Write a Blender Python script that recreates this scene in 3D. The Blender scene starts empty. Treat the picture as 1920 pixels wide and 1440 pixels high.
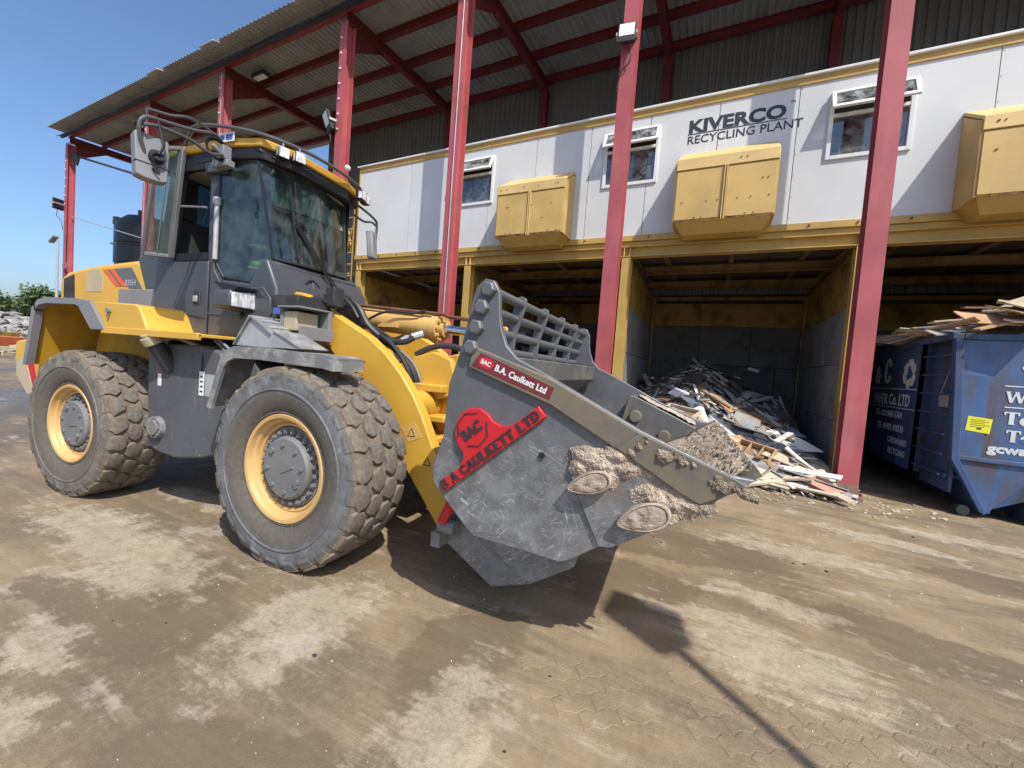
import bpy, bmesh, math, random
from mathutils import Vector, Matrix, noise as mnoise
R_ = math.radians
sc = bpy.context.scene
COL = sc.collection
random.seed(7)

# ------------------------------------------------------------------ camera
cam_d = bpy.data.cameras.new('camera')
cam = bpy.data.objects.new('camera', cam_d); COL.objects.link(cam); sc.camera = cam
cam_d.sensor_width = 36.0; cam_d.lens = 756.28 / 1920 * 36; cam_d.clip_start = 0.05; cam_d.clip_end = 3000
yaw, pit, rol = -0.45963, 0.045986, 0.076057
f_ = Vector((math.sin(yaw)*math.cos(pit), math.cos(yaw)*math.cos(pit), -math.sin(pit)))
r_ = Vector((math.cos(yaw), -math.sin(yaw), 0)); u_ = r_.cross(f_)
r2 = r_*math.cos(rol) + u_*math.sin(rol); u2 = -r_*math.sin(rol) + u_*math.cos(rol)
cam.matrix_world = Matrix(((r2.x, u2.x, -f_.x, 0), (r2.y, u2.y, -f_.y, 0), (r2.z, u2.z, -f_.z, 1.65), (0, 0, 0, 1)))

# ------------------------------------------------------------------ world + sun
TO_SUN = Vector((1.52, -1.0, 2.28)).normalized()
el = math.asin(TO_SUN.z); az = math.atan2(TO_SUN.x, TO_SUN.y)
w = bpy.data.worlds.new('World'); sc.world = w; w.use_nodes = True
nt = w.node_tree; bg = nt.nodes['Background']
sky = nt.nodes.new('ShaderNodeTexSky'); sky.sky_type = 'NISHITA'; sky.sun_disc = False
sky.sun_elevation = el; sky.sun_rotation = az; sky.altitude = 0; sky.air_density = 1.0; sky.dust_density = 2.2; sky.ozone_density = 6.5
nt.links.new(sky.outputs[0], bg.inputs[0]); bg.inputs[1].default_value = 0.128
sl = bpy.data.lights.new('sun', 'SUN'); sl.energy = 3.35; sl.angle = R_(0.53); sl.color = (1.0, 0.955, 0.88)
so = bpy.data.objects.new('sun', sl); COL.objects.link(so); so.rotation_euler = (-TO_SUN).to_track_quat('-Z', 'Y').to_euler(); so.location = (10, -10, 30)
sc.view_settings.view_transform = 'Standard'; sc.view_settings.look = 'None'; sc.view_settings.gamma = 1; sc.view_settings.exposure = 0.62
sc.view_settings.use_curve_mapping = False
sc.render.engine = 'CYCLES'
sc.cycles.max_bounces = 8; sc.cycles.transparent_max_bounces = 12

# ------------------------------------------------------------------ material helpers
class NT:
    def __init__(s, name):
        s.m = bpy.data.materials.new(name); s.m.use_nodes = True; s.t = s.m.node_tree; s.n = s.t.nodes; s.l = s.t.links
        s.b = s.n['Principled BSDF']; s.out = s.n['Material Output']
    def node(s, typ, **kw):
        n = s.n.new(typ)
        for k, v in kw.items(): setattr(n, k, v)
        return n
    def link(s, a, b): s.l.new(a, b)
    def val(s, sock, v):
        if hasattr(v, 'is_linked') or isinstance(v, bpy.types.NodeSocket): s.l.new(v, sock)
        else: sock.default_value = v
    def math(s, op, a, b=None, c=None, clamp=False):
        n = s.n.new('ShaderNodeMath'); n.operation = op; n.use_clamp = clamp
        s.val(n.inputs[0], a)
        if b is not None: s.val(n.inputs[1], b)
        if c is not None: s.val(n.inputs[2], c)
        return n.outputs[0]
    def mix(s, fac, a, b, blend='MIX'):
        n = s.n.new('ShaderNodeMix'); n.data_type = 'RGBA'; n.blend_type = blend
        s.val(n.inputs[0], fac); s.val(n.inputs[6], a if not isinstance(a, tuple) else (*a[:3], 1)); s.val(n.inputs[7], b if not isinstance(b, tuple) else (*b[:3], 1))
        return n.outputs[2]
    def noise(s, vec, scale, detail=4, rough=.55, dist=0, w=None):
        n = s.n.new('ShaderNodeTexNoise'); n.inputs['Scale'].default_value = scale; n.inputs['Detail'].default_value = detail
        n.inputs['Roughness'].default_value = rough; n.inputs['Distortion'].default_value = dist
        if w is not None: n.noise_dimensions = '4D'; s.val(n.inputs['W'], w)
        if vec is not None: s.l.new(vec, n.inputs['Vector'])
        return n
    def mapping(s, vec, loc=(0,0,0), rot=(0,0,0), scale=(1,1,1), typ='POINT'):
        n = s.n.new('ShaderNodeMapping'); n.vector_type = typ
        n.inputs['Location'].default_value = loc; n.inputs['Rotation'].default_value = rot; n.inputs['Scale'].default_value = scale
        s.l.new(vec, n.inputs['Vector']); return n.outputs[0]
    def rng(s, v, a, b, c=0., d=1., smooth=True):
        n = s.n.new('ShaderNodeMapRange'); n.interpolation_type = 'SMOOTHSTEP' if smooth else 'LINEAR'
        s.val(n.inputs[0], v); n.inputs[1].default_value = a; n.inputs[2].default_value = b; n.inputs[3].default_value = c; n.inputs[4].default_value = d
        return n.outputs[0]
    def bump(s, h, strength=.3, dist=.01):
        n = s.n.new('ShaderNodeBump'); n.inputs['Strength'].default_value = strength; n.inputs['Distance'].default_value = dist
        s.l.new(h, n.inputs['Height']); s.l.new(n.outputs[0], s.b.inputs['Normal'])
    def obj(s):
        tc = s.n.new('ShaderNodeTexCoord'); return tc.outputs['Object']
    def rand(s):
        oi = s.n.new('ShaderNodeObjectInfo'); return s.math('MULTIPLY', oi.outputs['Random'], 40.0)

def paint(name, base, rough=.45, metal=0., var=.12, scale=3., dirt=(.2,.16,.11), amt=.25, dscale=5., spk=0., bump=.0, bscale=60., streak=False, dust=None):
    """painted / weathered surface: colour drift, blotches of dirt, specks, fine relief"""
    t = NT(name); o = t.obj(); rd = t.rand()
    n1 = t.noise(o, scale, 4, .6, 0, rd).outputs[0]
    c = t.mix(t.rng(n1, .3, .7), tuple(x*(1-var) for x in base), tuple(min(1, x*(1+var)) for x in base))
    vec = t.mapping(o, scale=(1, 1, .22)) if streak else o
    n2 = t.noise(vec, dscale, 8, .68, .3, rd).outputs[0]
    lo = .72 - amt*.55
    mk = t.math('MULTIPLY', t.rng(n2, lo, lo+.22), min(1, .35+amt))
    c = t.mix(mk, c, dirt)
    if spk:
        n3 = t.noise(o, 55, 3, .6, 0, rd).outputs[0]
        c = t.mix(t.math('MULTIPLY', t.rng(n3, .66, .74), spk), c, dust or tuple(min(1, x*1.3+.12) for x in dirt))
    t.link(c, t.b.inputs['Base Color'])
    r = t.math('ADD', t.math('MULTIPLY', mk, .35), rough, clamp=True); t.link(r, t.b.inputs['Roughness'])
    t.b.inputs['Metallic'].default_value = metal
    if bump:
        t.bump(t.noise(o, bscale, 5, .6, 0, rd).outputs[0], bump, .004)
    return t.m

def flat(name, base, rough=.5, metal=0.):
    t = NT(name); o = t.obj()
    n = t.noise(o, 14, 5, .6, 0, t.rand()).outputs[0]
    t.link(t.mix(n, tuple(x*.86 for x in base), tuple(min(1, x*1.14) for x in base)), t.b.inputs['Base Color'])
    t.b.inputs['Roughness'].default_value = rough; t.b.inputs['Metallic'].default_value = metal
    return t.m

def glass(name, tint, gloss=.14, dirt=.1, dust=(.45,.47,.45)):
    t = NT(name); t.n.remove(t.b)
    tr = t.node('ShaderNodeBsdfTransparent'); tr.inputs[0].default_value = (*tint, 1)
    gl = t.node('ShaderNodeBsdfGlossy'); gl.inputs['Roughness'].default_value = .03; gl.inputs[0].default_value = (.95, .97, 1, 1)
    df = t.node('ShaderNodeBsdfDiffuse'); df.inputs[0].default_value = (*dust, 1)
    lw = t.node('ShaderNodeLayerWeight'); lw.inputs[0].default_value = .5; fac = t.math('MULTIPLY', t.math('POWER', lw.outputs['Facing'], 4.0), .55)
    m1 = t.node('ShaderNodeMixShader'); t.link(t.math('ADD', fac, gloss, clamp=True), m1.inputs[0]); t.link(tr.outputs[0], m1.inputs[1]); t.link(gl.outputs[0], m1.inputs[2])
    m2 = t.node('ShaderNodeMixShader'); o = t.obj()
    n = t.noise(o, 5, 6, .65).outputs[0]
    t.link(t.math('MULTIPLY', t.rng(n, .35, .75), dirt*2), m2.inputs[0]); t.link(m1.outputs[0], m2.inputs[1]); t.link(df.outputs[0], m2.inputs[2])
    t.link(m2.outputs[0], t.out.inputs[0]); return t.m

# ------------------------------------------------------------------ mesh helpers
class MB:
    def __init__(s): s.v = []; s.f = []
    def add(s, vs, fs):
        o = len(s.v); s.v += [tuple(p) for p in vs]; s.f += [tuple(i+o for i in f) for f in fs]; return s
    def box(s, x0, x1, y0, y1, z0, z1):
        vs = [(x, y, z) for x in (x0, x1) for y in (y0, y1) for z in (z0, z1)]
        return s.add(vs, [(0,1,3,2),(4,6,7,5),(0,4,5,1),(2,3,7,6),(0,2,6,4),(1,5,7,3)])
    def obox(s, c, sx, sy, sz, M):
        c = Vector(c); vs = [c + M @ Vector((x, y, z)) for x in (-sx/2, sx/2) for y in (-sy/2, sy/2) for z in (-sz/2, sz/2)]
        return s.add(vs, [(0,1,3,2),(4,6,7,5),(0,4,5,1),(2,3,7,6),(0,2,6,4),(1,5,7,3)])
    def loft(s, A, B, caps=True):
        n = len(A); vs = list(A) + list(B)
        fs = [(i, (i+1) % n, n+(i+1) % n, n+i) for i in range(n)]
        if caps: fs += [tuple(range(n))[::-1], tuple(range(n, 2*n))]
        return s.add(vs, fs)
    def py(s, poly, y0, y1): return s.loft([(x, y0, z) for x, z in poly], [(x, y1, z) for x, z in poly])
    def pz(s, poly, z0, z1): return s.loft([(x, y, z0) for x, y in poly], [(x, y, z1) for x, y in poly])
    def px(s, poly, x0, x1): return s.loft([(x0, y, z) for y, z in poly], [(x1, y, z) for y, z in poly])
    def strip_y(s, path, th, y0, y1):
        """sheet of thickness th following an (x,z) path, extruded in y; thickness to the left of the path"""
        P = [Vector((a, b)) for a, b in path]; off = []
        for i, p in enumerate(P):
            d = (P[min(i+1, len(P)-1)] - P[max(i-1, 0)]).normalized(); off.append(p + Vector((-d.y, d.x))*th)
        for i in range(len(P)-1):
            q = [P[i], P[i+1], off[i+1], off[i]]
            s.loft([(a.x, y0, a.y) for a in q], [(a.x, y1, a.y) for a in q])
        return s
    def tube(s, pts, r, n=8, smooth=3, closed=False):
        P = [Vector(p) for p in pts]
        if smooth and len(P) > 2:
            Q = []
            for i in range(len(P)-1):
                p0, p1, p2, p3 = P[max(i-1, 0)], P[i], P[i+1], P[min(i+2, len(P)-1)]
                for k in range(smooth):
                    t = k/smooth
                    Q.append(.5*((2*p1)+(-p0+p2)*t+(2*p0-5*p1+4*p2-p3)*t*t+(-p0+3*p1-3*p2+p3)*t**3))
            P = Q + [P[-1]]
        rings = []; a = None
        for i, p in enumerate(P):
            d = (P[min(i+1, len(P)-1)] - P[max(i-1, 0)])
            if d.length < 1e-9: d = Vector((0, 0, 1))
            d.normalize()
            if a is None:
                a = d.cross(Vector((.13, .27, .95)))
                if a.length < 1e-3: a = d.cross(Vector((1, 0, 0)))
            else:
                a = a - d*a.dot(d)
            a.normalize(); b = d.cross(a)
            rr = r(i/(len(P)-1)) if callable(r) else r
            rings.append([p + a*math.cos(2*math.pi*k/n)*rr + b*math.sin(2*math.pi*k/n)*rr for k in range(n)])
        o = len(s.v)
        for g in rings: s.v += [tuple(q) for q in g]
        for i in range(len(rings)-1):
            for k in range(n):
                s.f.append((o+i*n+k, o+i*n+(k+1) % n, o+(i+1)*n+(k+1) % n, o+(i+1)*n+k))
        s.f.append(tuple(o+k for k in range(n))[::-1]); s.f.append(tuple(o+(len(rings)-1)*n+k for k in range(n)))
        return s
    def cyl(s, a, b, r, n=16, r2=None): return s.tube([a, b], (lambda t: r+(r2-r)*t) if r2 is not None else r, n, 0)
    def lathe_y(s, prof, c, n=48):
        """profile of (radius, y) revolved round the y axis through c"""
        o = len(s.v); m = len(prof)
        for k in range(n):
            a = 2*math.pi*k/n
            for r, y in prof: s.v.append((c[0]+r*math.cos(a), c[1]+y, c[2]+r*math.sin(a)))
        for k in range(n):
            for j in range(m-1):
                s.f.append((o+k*m+j, o+k*m+j+1, o+((k+1) % n)*m+j+1, o+((k+1) % n)*m+j))
        return s
    def xf(s, M):
        s.v = [tuple(M @ Vector(p)) for p in s.v]; return s
    def blob(s, c, rx, ry, rz, seed=0, amp=.35, sub=2, freq=1.6):
        bm = bmesh.new(); bmesh.ops.create_icosphere(bm, subdivisions=sub, radius=1)
        vs = []
        for v in bm.verts:
            d = 1 + amp*mnoise.fractal(v.co*freq + Vector((seed*3.1, seed*1.7, seed)), .8, 2.1, 4)
            vs.append((c[0]+v.co.x*d*rx, c[1]+v.co.y*d*ry, c[2]+v.co.z*d*rz))
        fs = [[v.index for v in f.verts] for f in bm.faces]; bm.free()
        return s.add(vs, fs)
    def mesh(s, name, mat, sharp=32):
        me = bpy.data.meshes.new(name); me.from_pydata(s.v, [], s.f)
        bm = bmesh.new(); bm.from_mesh(me); bmesh.ops.recalc_face_normals(bm, faces=bm.faces[:]); bm.to_mesh(me); bm.free()
        if sharp is not None:
            for p in me.polygons: p.use_smooth = True
            me.set_sharp_from_angle(angle=R_(sharp))
        if mat: me.materials.append(mat)
        return me
    def build(s, name, mat, parent=None, M=None, bevel=0, seg=2, sharp=32, label=None, kind=None):
        o = bpy.data.objects.new(name, s.mesh(name, mat, sharp)); COL.objects.link(o)
        if parent: o.parent = parent
        if M is not None: o.matrix_local = M
        if bevel:
            b = o.modifiers.new('bevel', 'BEVEL'); b.width = bevel; b.segments = seg; b.limit_method = 'ANGLE'; b.angle_limit = R_(30)
        if label: o['label'] = label
        if kind: o['kind'] = kind
        return o

def tag(o, label=None, cat=None, group=None, kind=None):
    if label: o['label'] = label
    if cat: o['category'] = cat
    if group: o['group'] = group
    if kind: o['kind'] = kind
    return o
def thing(name, label, cat, loc=(0,0,0), rz=0, group=None):
    o = bpy.data.objects.new(name, None); COL.objects.link(o); o.location = loc; o.rotation_euler = (0, 0, rz); o.empty_display_size = .2
    return tag(o, label, cat, group)
def copy_tree(o, parent=None):
    c = o.copy(); COL.objects.link(c)
    if parent: c.parent = parent
    for ch in o.children: copy_tree(ch, c)
    return c
def link_mesh(name, me, parent=None, M=None):
    o = bpy.data.objects.new(name, me); COL.objects.link(o)
    if parent: o.parent = parent
    if M is not None: o.matrix_local = M
    return o

def text_mb(txt, size, depth, M, bold=0., shear=0., spacing=1., sx=1., align='LEFT'):
    cu = bpy.data.curves.new('lettering', 'FONT'); cu.body = txt; cu.size = size; cu.extrude = depth/2; cu.offset = bold; cu.shear = shear
    cu.space_character = spacing; cu.align_x = align; cu.resolution_u = 3; cu.fill_mode = 'BOTH'
    ob = bpy.data.objects.new('lettering', cu); COL.objects.link(ob)
    dg = bpy.context.evaluated_depsgraph_get(); me = bpy.data.meshes.new_from_object(ob.evaluated_get(dg))
    mb = MB(); S = Matrix.Diagonal((sx, 1, 1, 1))
    mb.add([M @ (S @ v.co) for v in me.vertices], [tuple(p.vertices) for p in me.polygons])
    bpy.data.objects.remove(ob); bpy.data.curves.remove(cu); bpy.data.meshes.remove(me)
    return mb
def face_M(origin, right, up):
    r = Vector(right).normalized(); u = Vector(up); u = (u - r*u.dot(r)).normalized(); n = r.cross(u)
    o = Vector(origin)
    return Matrix(((r.x, u.x, n.x, o.x), (r.y, u.y, n.y, o.y), (r.z, u.z, n.z, o.z), (0, 0, 0, 1)))

# slab serif stroke letters (unit height 1), used for the raised sign and painted serif words
SERIF = {
 'B': (.66, [(.14,0,.14,1,.2)], [[(.14,.95),(.42,.95),(.55,.86),(.55,.63),(.42,.53),(.14,.53)], [(.14,.5),(.45,.5),(.6,.39),(.6,.14),(.45,.05),(.14,.05)]], [(.02,.26,0),(.02,.26,1)]),
 'A': (.72, [(.08,0,.34,1,.1),(.62,0,.36,1,.2),(.18,.32,.52,.32,.09)], [], [(-.02,.2,0),(.48,.74,0)]),
 'C': (.66, [], [[(.6,.72),(.55,.88),(.38,.97),(.22,.9),(.13,.7),(.11,.5),(.13,.3),(.22,.1),(.38,.03),(.55,.12),(.6,.28)]], []),
 'U': (.72, [(.15,.3,.15,1,.2),(.58,.3,.58,1,.1)], [[(.15,.34),(.18,.12),(.36,.04),(.54,.12),(.58,.34)]], [(.02,.28,1),(.48,.7,1)]),
 'L': (.62, [(.14,0,.14,1,.2),(.14,.05,.56,.05,.1),(.55,.0,.55,.24,.08)], [], [(.02,.28,0),(.02,.28,1)]),
 'K': (.74, [(.14,0,.14,1,.2),(.2,.42,.6,.98,.1),(.3,.56,.64,.02,.18)], [], [(.02,.28,0),(.02,.28,1),(.46,.72,1),(.5,.76,0)]),
 'E': (.62, [(.14,0,.14,1,.2),(.14,.95,.56,.95,.1),(.14,.05,.56,.05,.1),(.14,.52,.42,.52,.1),(.56,.8,.56,1,.07),(.56,0,.56,.22,.07)], [], [(.02,.28,0),(.02,.28,1)]),
 'T': (.66, [(.33,0,.33,1,.2),(.04,.95,.62,.95,.1),(.06,.74,.06,1,.07),(.6,.74,.6,1,.07)], [], [(.2,.46,0)]),
 'D': (.7, [(.14,0,.14,1,.2)], [[(.14,.95),(.38,.95),(.55,.84),(.61,.5),(.55,.16),(.38,.05),(.14,.05)]], [(.02,.26,0),(.02,.26,1)]),
 '.': (.28, [(.06,.07,.2,.07,.14)], [], []), ' ': (.34, [], [], []),
 'W': (.95, [(.08,1,.26,0,.16),(.46,1,.26,0,.08),(.46,1,.66,0,.16),(.84,1,.66,0,.08)], [], [(-.02,.2,1),(.36,.56,1),(.74,.94,1)]),
 'S': (.6, [], [[(.5,.76),(.48,.93),(.28,.97),(.12,.87),(.12,.68),(.28,.55),(.44,.45),(.52,.28),(.46,.1),(.28,.03),(.1,.1),(.08,.27)]], []),
}
def serif_mb(txt, h, depth, M, gap=.06, bowl=.13, arc=False):
    mb = MB(); x = 0; k = 0
    def stroke(ax, ay, bx, by, wd):
        nonlocal k
        k += 1
        a = Vector((ax, ay)); b = Vector((bx, by)); d = (b-a).normalized(); n = Vector((-d.y, d.x))*wd/2; e = (k % 7)*.00004
        q = [a-n, b-n, b+n, a+n]
        mb.loft([M @ Vector((p.x*h, p.y*h, 0)) for p in q], [M @ Vector((p.x*h, p.y*h, depth+e)) for p in q])
    for ch in txt:
        wd, lines, arcs, srf = SERIF[ch]
        for l in lines: stroke(x+l[0], l[1], x+l[2], l[3], l[4])
        for a in arcs:
            for i in range(len(a)-1):
                (p, q), (r, s) = a[i], a[i+1]
                ww = bowl*(1.25 if abs(s-q) > abs(r-p) else .8)
                dx, dy = r-p, s-q; L = math.hypot(dx, dy)
                stroke(x+p-dx/L*.02, q-dy/L*.02, x+r+dx/L*.02, s+dy/L*.02, ww)
        for a, b, y in srf: stroke(x+a, y+(.03 if y == 0 else -.03), x+b, y+(.03 if y == 0 else -.03), .06)
        x += wd + gap
    return mb, x*h
# ------------------------------------------------------------------ materials of the place
def ground_mat(name, paver=False):
    t = NT(name); g = t.node('ShaderNodeNewGeometry').outputs['Position']
    wob = t.noise(g, 1.9, 9, .66)
    dv = t.node('ShaderNodeVectorMath', operation='MULTIPLY_ADD'); t.link(wob.outputs['Color'], dv.inputs[0]); dv.inputs[1].default_value = (.75, .75, 0); dv.inputs[2].default_value = (-.37, -.37, 0)
    ad = t.node('ShaderNodeVectorMath', operation='ADD'); t.link(g, ad.inputs[0]); t.link(dv.outputs[0], ad.inputs[1]); gd = ad.outputs[0]
    fl = t.node('ShaderNodeVectorMath', operation='MULTIPLY'); t.link(gd, fl.inputs[0]); fl.inputs[1].default_value = (1, 1, 0); gd = fl.outputs[0]
    big = t.noise(g, .35, 4, .6).outputs[0]; mid = t.noise(g, 1.6, 7, .65).outputs[0]; fine = t.noise(g, 26, 6, .7).outputs[0]; grit = t.noise(g, 130, 3, .7).outputs[0]
    streak = t.noise(t.mapping(g, rot=(0, 0, R_(-7)), scale=(.5, 7, 1)), 1.6, 6, .62).outputs[0]
    streak2 = t.noise(t.mapping(g, rot=(0, 0, R_(38)), scale=(.4, 5, 1)), 1.4, 5, .62).outputs[0]
    A = (.225, .170, .112); B = (.345, .272, .185); C = (.165, .127, .086); D = (.36, .30, .22)
    c = t.mix(t.rng(mid, .32, .7), A, B)
    c = t.mix(t.math('MULTIPLY', t.rng(big, .44, .64), .85), c, C)
    c = t.mix(t.math('MULTIPLY', t.rng(t.noise(t.mapping(g, rot=(0, 0, R_(-10)), scale=(.5, 1.6, 1)), .8, 8, .68, .6).outputs[0], .46, .6), .7), c, (.14, .11, .078))
    c = t.mix(t.math('MULTIPLY', t.rng(streak, .5, .74), .48), c, D)
    c = t.mix(t.math('MULTIPLY', t.rng(streak2, .52, .74), .36), c, C)
    c = t.mix(t.math('MULTIPLY', t.rng(fine, .42, .72), .34), c, (.36, .29, .2))
    def patches(L):
        tot = None
        for (x, y, rx, ry, rot) in L:
            v = t.mapping(gd, loc=(x, y, 0), rot=(0, 0, R_(rot)), scale=(rx, ry, 1), typ='TEXTURE')
            ln = t.node('ShaderNodeVectorMath', operation='LENGTH'); t.link(v, ln.inputs[0])
            k = t.rng(ln.outputs['Value'], .45, 1.25, 1, 0, False)
            tot = k if tot is None else t.math('MAXIMUM', tot, k)
        return tot
    # darker damp mud films
    dm = patches([(-.45, 3.25, .62, .42, 20), (1.45, 3.6, .95, .3, -8), (-1.1, 1.95, .4, .55, 10), (-2.9, 1.4, .35, .75, 60), (-3.2, 1.0, .9, .22, 8), (2.7, 5.2, .9, .3, 0), (-1.5, .95, .8, .25, 20), (-.2, 4.3, 1.2, .45, 10), (3.2, 4.4, 1.2, .3, -12)])
    fuz = t.noise(g, 7, 10, .7).outputs[0]; fuz2 = t.noise(t.mapping(g, rot=(0, 0, R_(-12)), scale=(.6, 3, 1)), 5, 9, .7).outputs[0]
    dm = t.rng(t.math('ADD', dm, t.math('MULTIPLY', t.math('SUBTRACT', fuz, .5), .9)), .32, .58)
    c = t.mix(t.math('MULTIPLY', dm, .72), c, (.155, .12, .082))
    # dried pale patches where the paving is swept bare
    pm = patches([(-4.25, 1.5, 1.45, .34, 2), (-3.4, 1.33, .55, .26, 25), (-2.1, 1.68, .36, .62, -6), (-1.93, 1.42, .17, .36, -10), (-.97, 1.58, .24, .5, -8), (-.78, 1.38, .22, .3, 0), (.52, 2.86, .62, .32, 4), (.1, 3.13, .5, .1, 4), (.95, 4.85, 1.0, .24, 6), (2.85, 6.55, .9, .2, 0), (-3.0, .82, .4, .12, 10), (-2.55, .58, .3, .1, 0), (.55, 3.6, .5, .16, 0), (1.9, 5.9, .8, .16, -6), (-4.7, 2.35, .8, .2, 8)])
    ff = t.math('ADD', t.math('MULTIPLY', t.math('SUBTRACT', fuz, .5), 2.2), t.math('MULTIPLY', t.math('SUBTRACT', fuz2, .5), 2.2))
    pk = t.rng(t.math('ADD', pm, ff), .22, .92)
    pk = t.math('MULTIPLY', pk, t.rng(t.noise(g, 38, 9, .72).outputs[0], .3, .62, .45, 1.0))
    c = t.mix(t.math('MULTIPLY', pk, .66), c, t.mix(t.rng(fuz, .3, .7), (.40, .345, .27), (.56, .50, .41)))
    c = t.mix(t.math('MULTIPLY', t.rng(grit, .62, .76), .45), c, (.4, .34, .25))
    c = t.mix(t.math('MULTIPLY', t.rng(t.noise(g, 70, 2, .5).outputs[0], .70, .75), .55), c, (.05, .04, .03))
    # wet, washed-down apron to the left of the yard
    sx = t.node('ShaderNodeSeparateXYZ'); t.link(gd, sx.inputs[0])
    wet = t.math('MULTIPLY', t.rng(sx.outputs[0], -6.8, -9.5, 0, 1), t.rng(t.noise(t.mapping(g, scale=(.35, 1, 1)), .5, 4, .6).outputs[0], .4, .6))
    c = t.mix(t.math('MULTIPLY', wet, .75), c, (.075, .068, .066))
    c = t.mix(1.0, c, (.96, .92, .82), 'MULTIPLY')
    c = t.mix(t.math('MULTIPLY', t.rng(t.math('ADD', t.noise(g, 2.2, 10, .7).outputs[0], t.math('MULTIPLY', streak, .35)), .735, .83), .5), c, (.46, .40, .31))
    if paver:
        c = t.mix(.12, c, (.36, .28, .18))
    t.link(c, t.b.inputs['Base Color'])
    rr = t.math('SUBTRACT', t.rng(mid, .3, .7, .62, .86), t.math('MULTIPLY', dm, .22)); rr = t.math('SUBTRACT', rr, t.math('MULTIPLY', wet, .42), clamp=True)
    t.link(rr, t.b.inputs['Roughness']); t.b.inputs['Specular IOR Level'].default_value = .35
    h = t.math('ADD', t.math('MULTIPLY', fine, .5), t.math('MULTIPLY', grit, .35)); h = t.math('ADD', h, t.math('MULTIPLY', streak2, .9)); h = t.math('ADD', h, t.math('MULTIPLY', mid, 1.2))
    t.bump(h, .75, .012)
    return t.m

M_ground = ground_mat('yard_mud'); M_paver = ground_mat('paver_mud', True)
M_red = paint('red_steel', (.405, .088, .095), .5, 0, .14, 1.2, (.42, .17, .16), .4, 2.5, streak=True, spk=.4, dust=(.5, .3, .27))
M_redshade = paint('red_steel_shaded', (.15, .024, .028), .55, 0, .12, 1.5, (.16, .06, .05), .2, 3)  # column red darkened for the shade under the roof
M_splash = paint('splashed_red', (.25, .10, .085), .85, 0, .3, 6, (.26, .19, .12), .7, 8)
M_redhalf = paint('red_steel_half_shade', (.26, .045, .05), .5, 0, .12, 1.5, (.16, .06, .05), .2, 3)  # column red darkened part way for the shade at the eave
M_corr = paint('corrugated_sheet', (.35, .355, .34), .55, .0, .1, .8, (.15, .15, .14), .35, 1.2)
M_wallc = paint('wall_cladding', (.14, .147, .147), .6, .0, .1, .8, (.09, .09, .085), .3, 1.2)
M_gutter = paint('gutter_dark', (.035, .035, .037), .6)
M_panel = paint('white_panel', (.63, .64, .632), .5, 0, .05, .9, (.45, .43, .38), .2, 2.6, streak=True, spk=.05)
M_trim = paint('white_trim', (.74, .74, .72), .4, 0, .05, 2, (.5, .46, .38), .12, 6)
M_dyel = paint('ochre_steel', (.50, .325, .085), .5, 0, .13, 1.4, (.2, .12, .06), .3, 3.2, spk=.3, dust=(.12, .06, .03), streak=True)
M_box = paint('ochre_chute', (.54, .36, .115), .5, 0, .14, 1.2, (.36, .23, .1), .3, 2.6, streak=True, spk=.2, dust=(.15, .08, .04))
M_lid = paint('ochre_lid', (.66, .46, .18), .55, 0, .1, 1.6, (.4, .27, .13), .25, 3, spk=.2, dust=(.2, .12, .06))
M_rust = paint('rust', (.16, .065, .03), .8, 0, .3, 8, (.08, .04, .02), .4, 6)
M_rearc = paint('rear_concrete_shaded', (.135, .128, .12), .9, 0, .15, .9, (.05, .045, .04), .45, 1.4, bump=.3, bscale=20)  # dirty bay concrete, darkened further for the deep shade at the back
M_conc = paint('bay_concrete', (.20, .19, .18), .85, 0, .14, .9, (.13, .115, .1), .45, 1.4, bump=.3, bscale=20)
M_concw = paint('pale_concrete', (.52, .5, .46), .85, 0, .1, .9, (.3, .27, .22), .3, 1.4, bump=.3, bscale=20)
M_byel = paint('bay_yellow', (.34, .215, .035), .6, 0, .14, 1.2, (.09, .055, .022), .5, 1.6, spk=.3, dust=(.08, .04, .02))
M_joist = paint('joist_brown', (.22, .145, .05), .7, 0, .15, 1.4, (.1, .07, .04), .5, 2)
M_ink = paint('sign_ink', (.028, .03, .034), .5, 0, .1, 2, (.3, .3, .3), .05)
M_black = flat('black_plastic', (.014, .014, .015), .5)
M_dark = flat('dark_rubber', (.022, .022, .023), .7)
M_lens = flat('lamp_lens', (.78, .79, .8), .12)
M_galv = paint('galvanised', (.42, .425, .42), .45, .3, .15, 6, (.22, .2, .17), .25, 6)
M_pane = glass('cabin_pane', (.62, .66, .68), .10, .16)
M_paper = flat('paper_scrap', (.82, .81, .78), .8)
M_ply = flat('deck_ply', (.10, .075, .05), .8)

# ------------------------------------------------------------------ ground
gm = MB(); gm.add([(-1500, -600, 0), (900, -600, 0), (900, 1500, 0), (-1500, 1500, 0)], [(0, 1, 2, 3)])
ground = tag(gm.build('ground', M_ground, sharp=None), kind='structure')
sm = MB()
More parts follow.
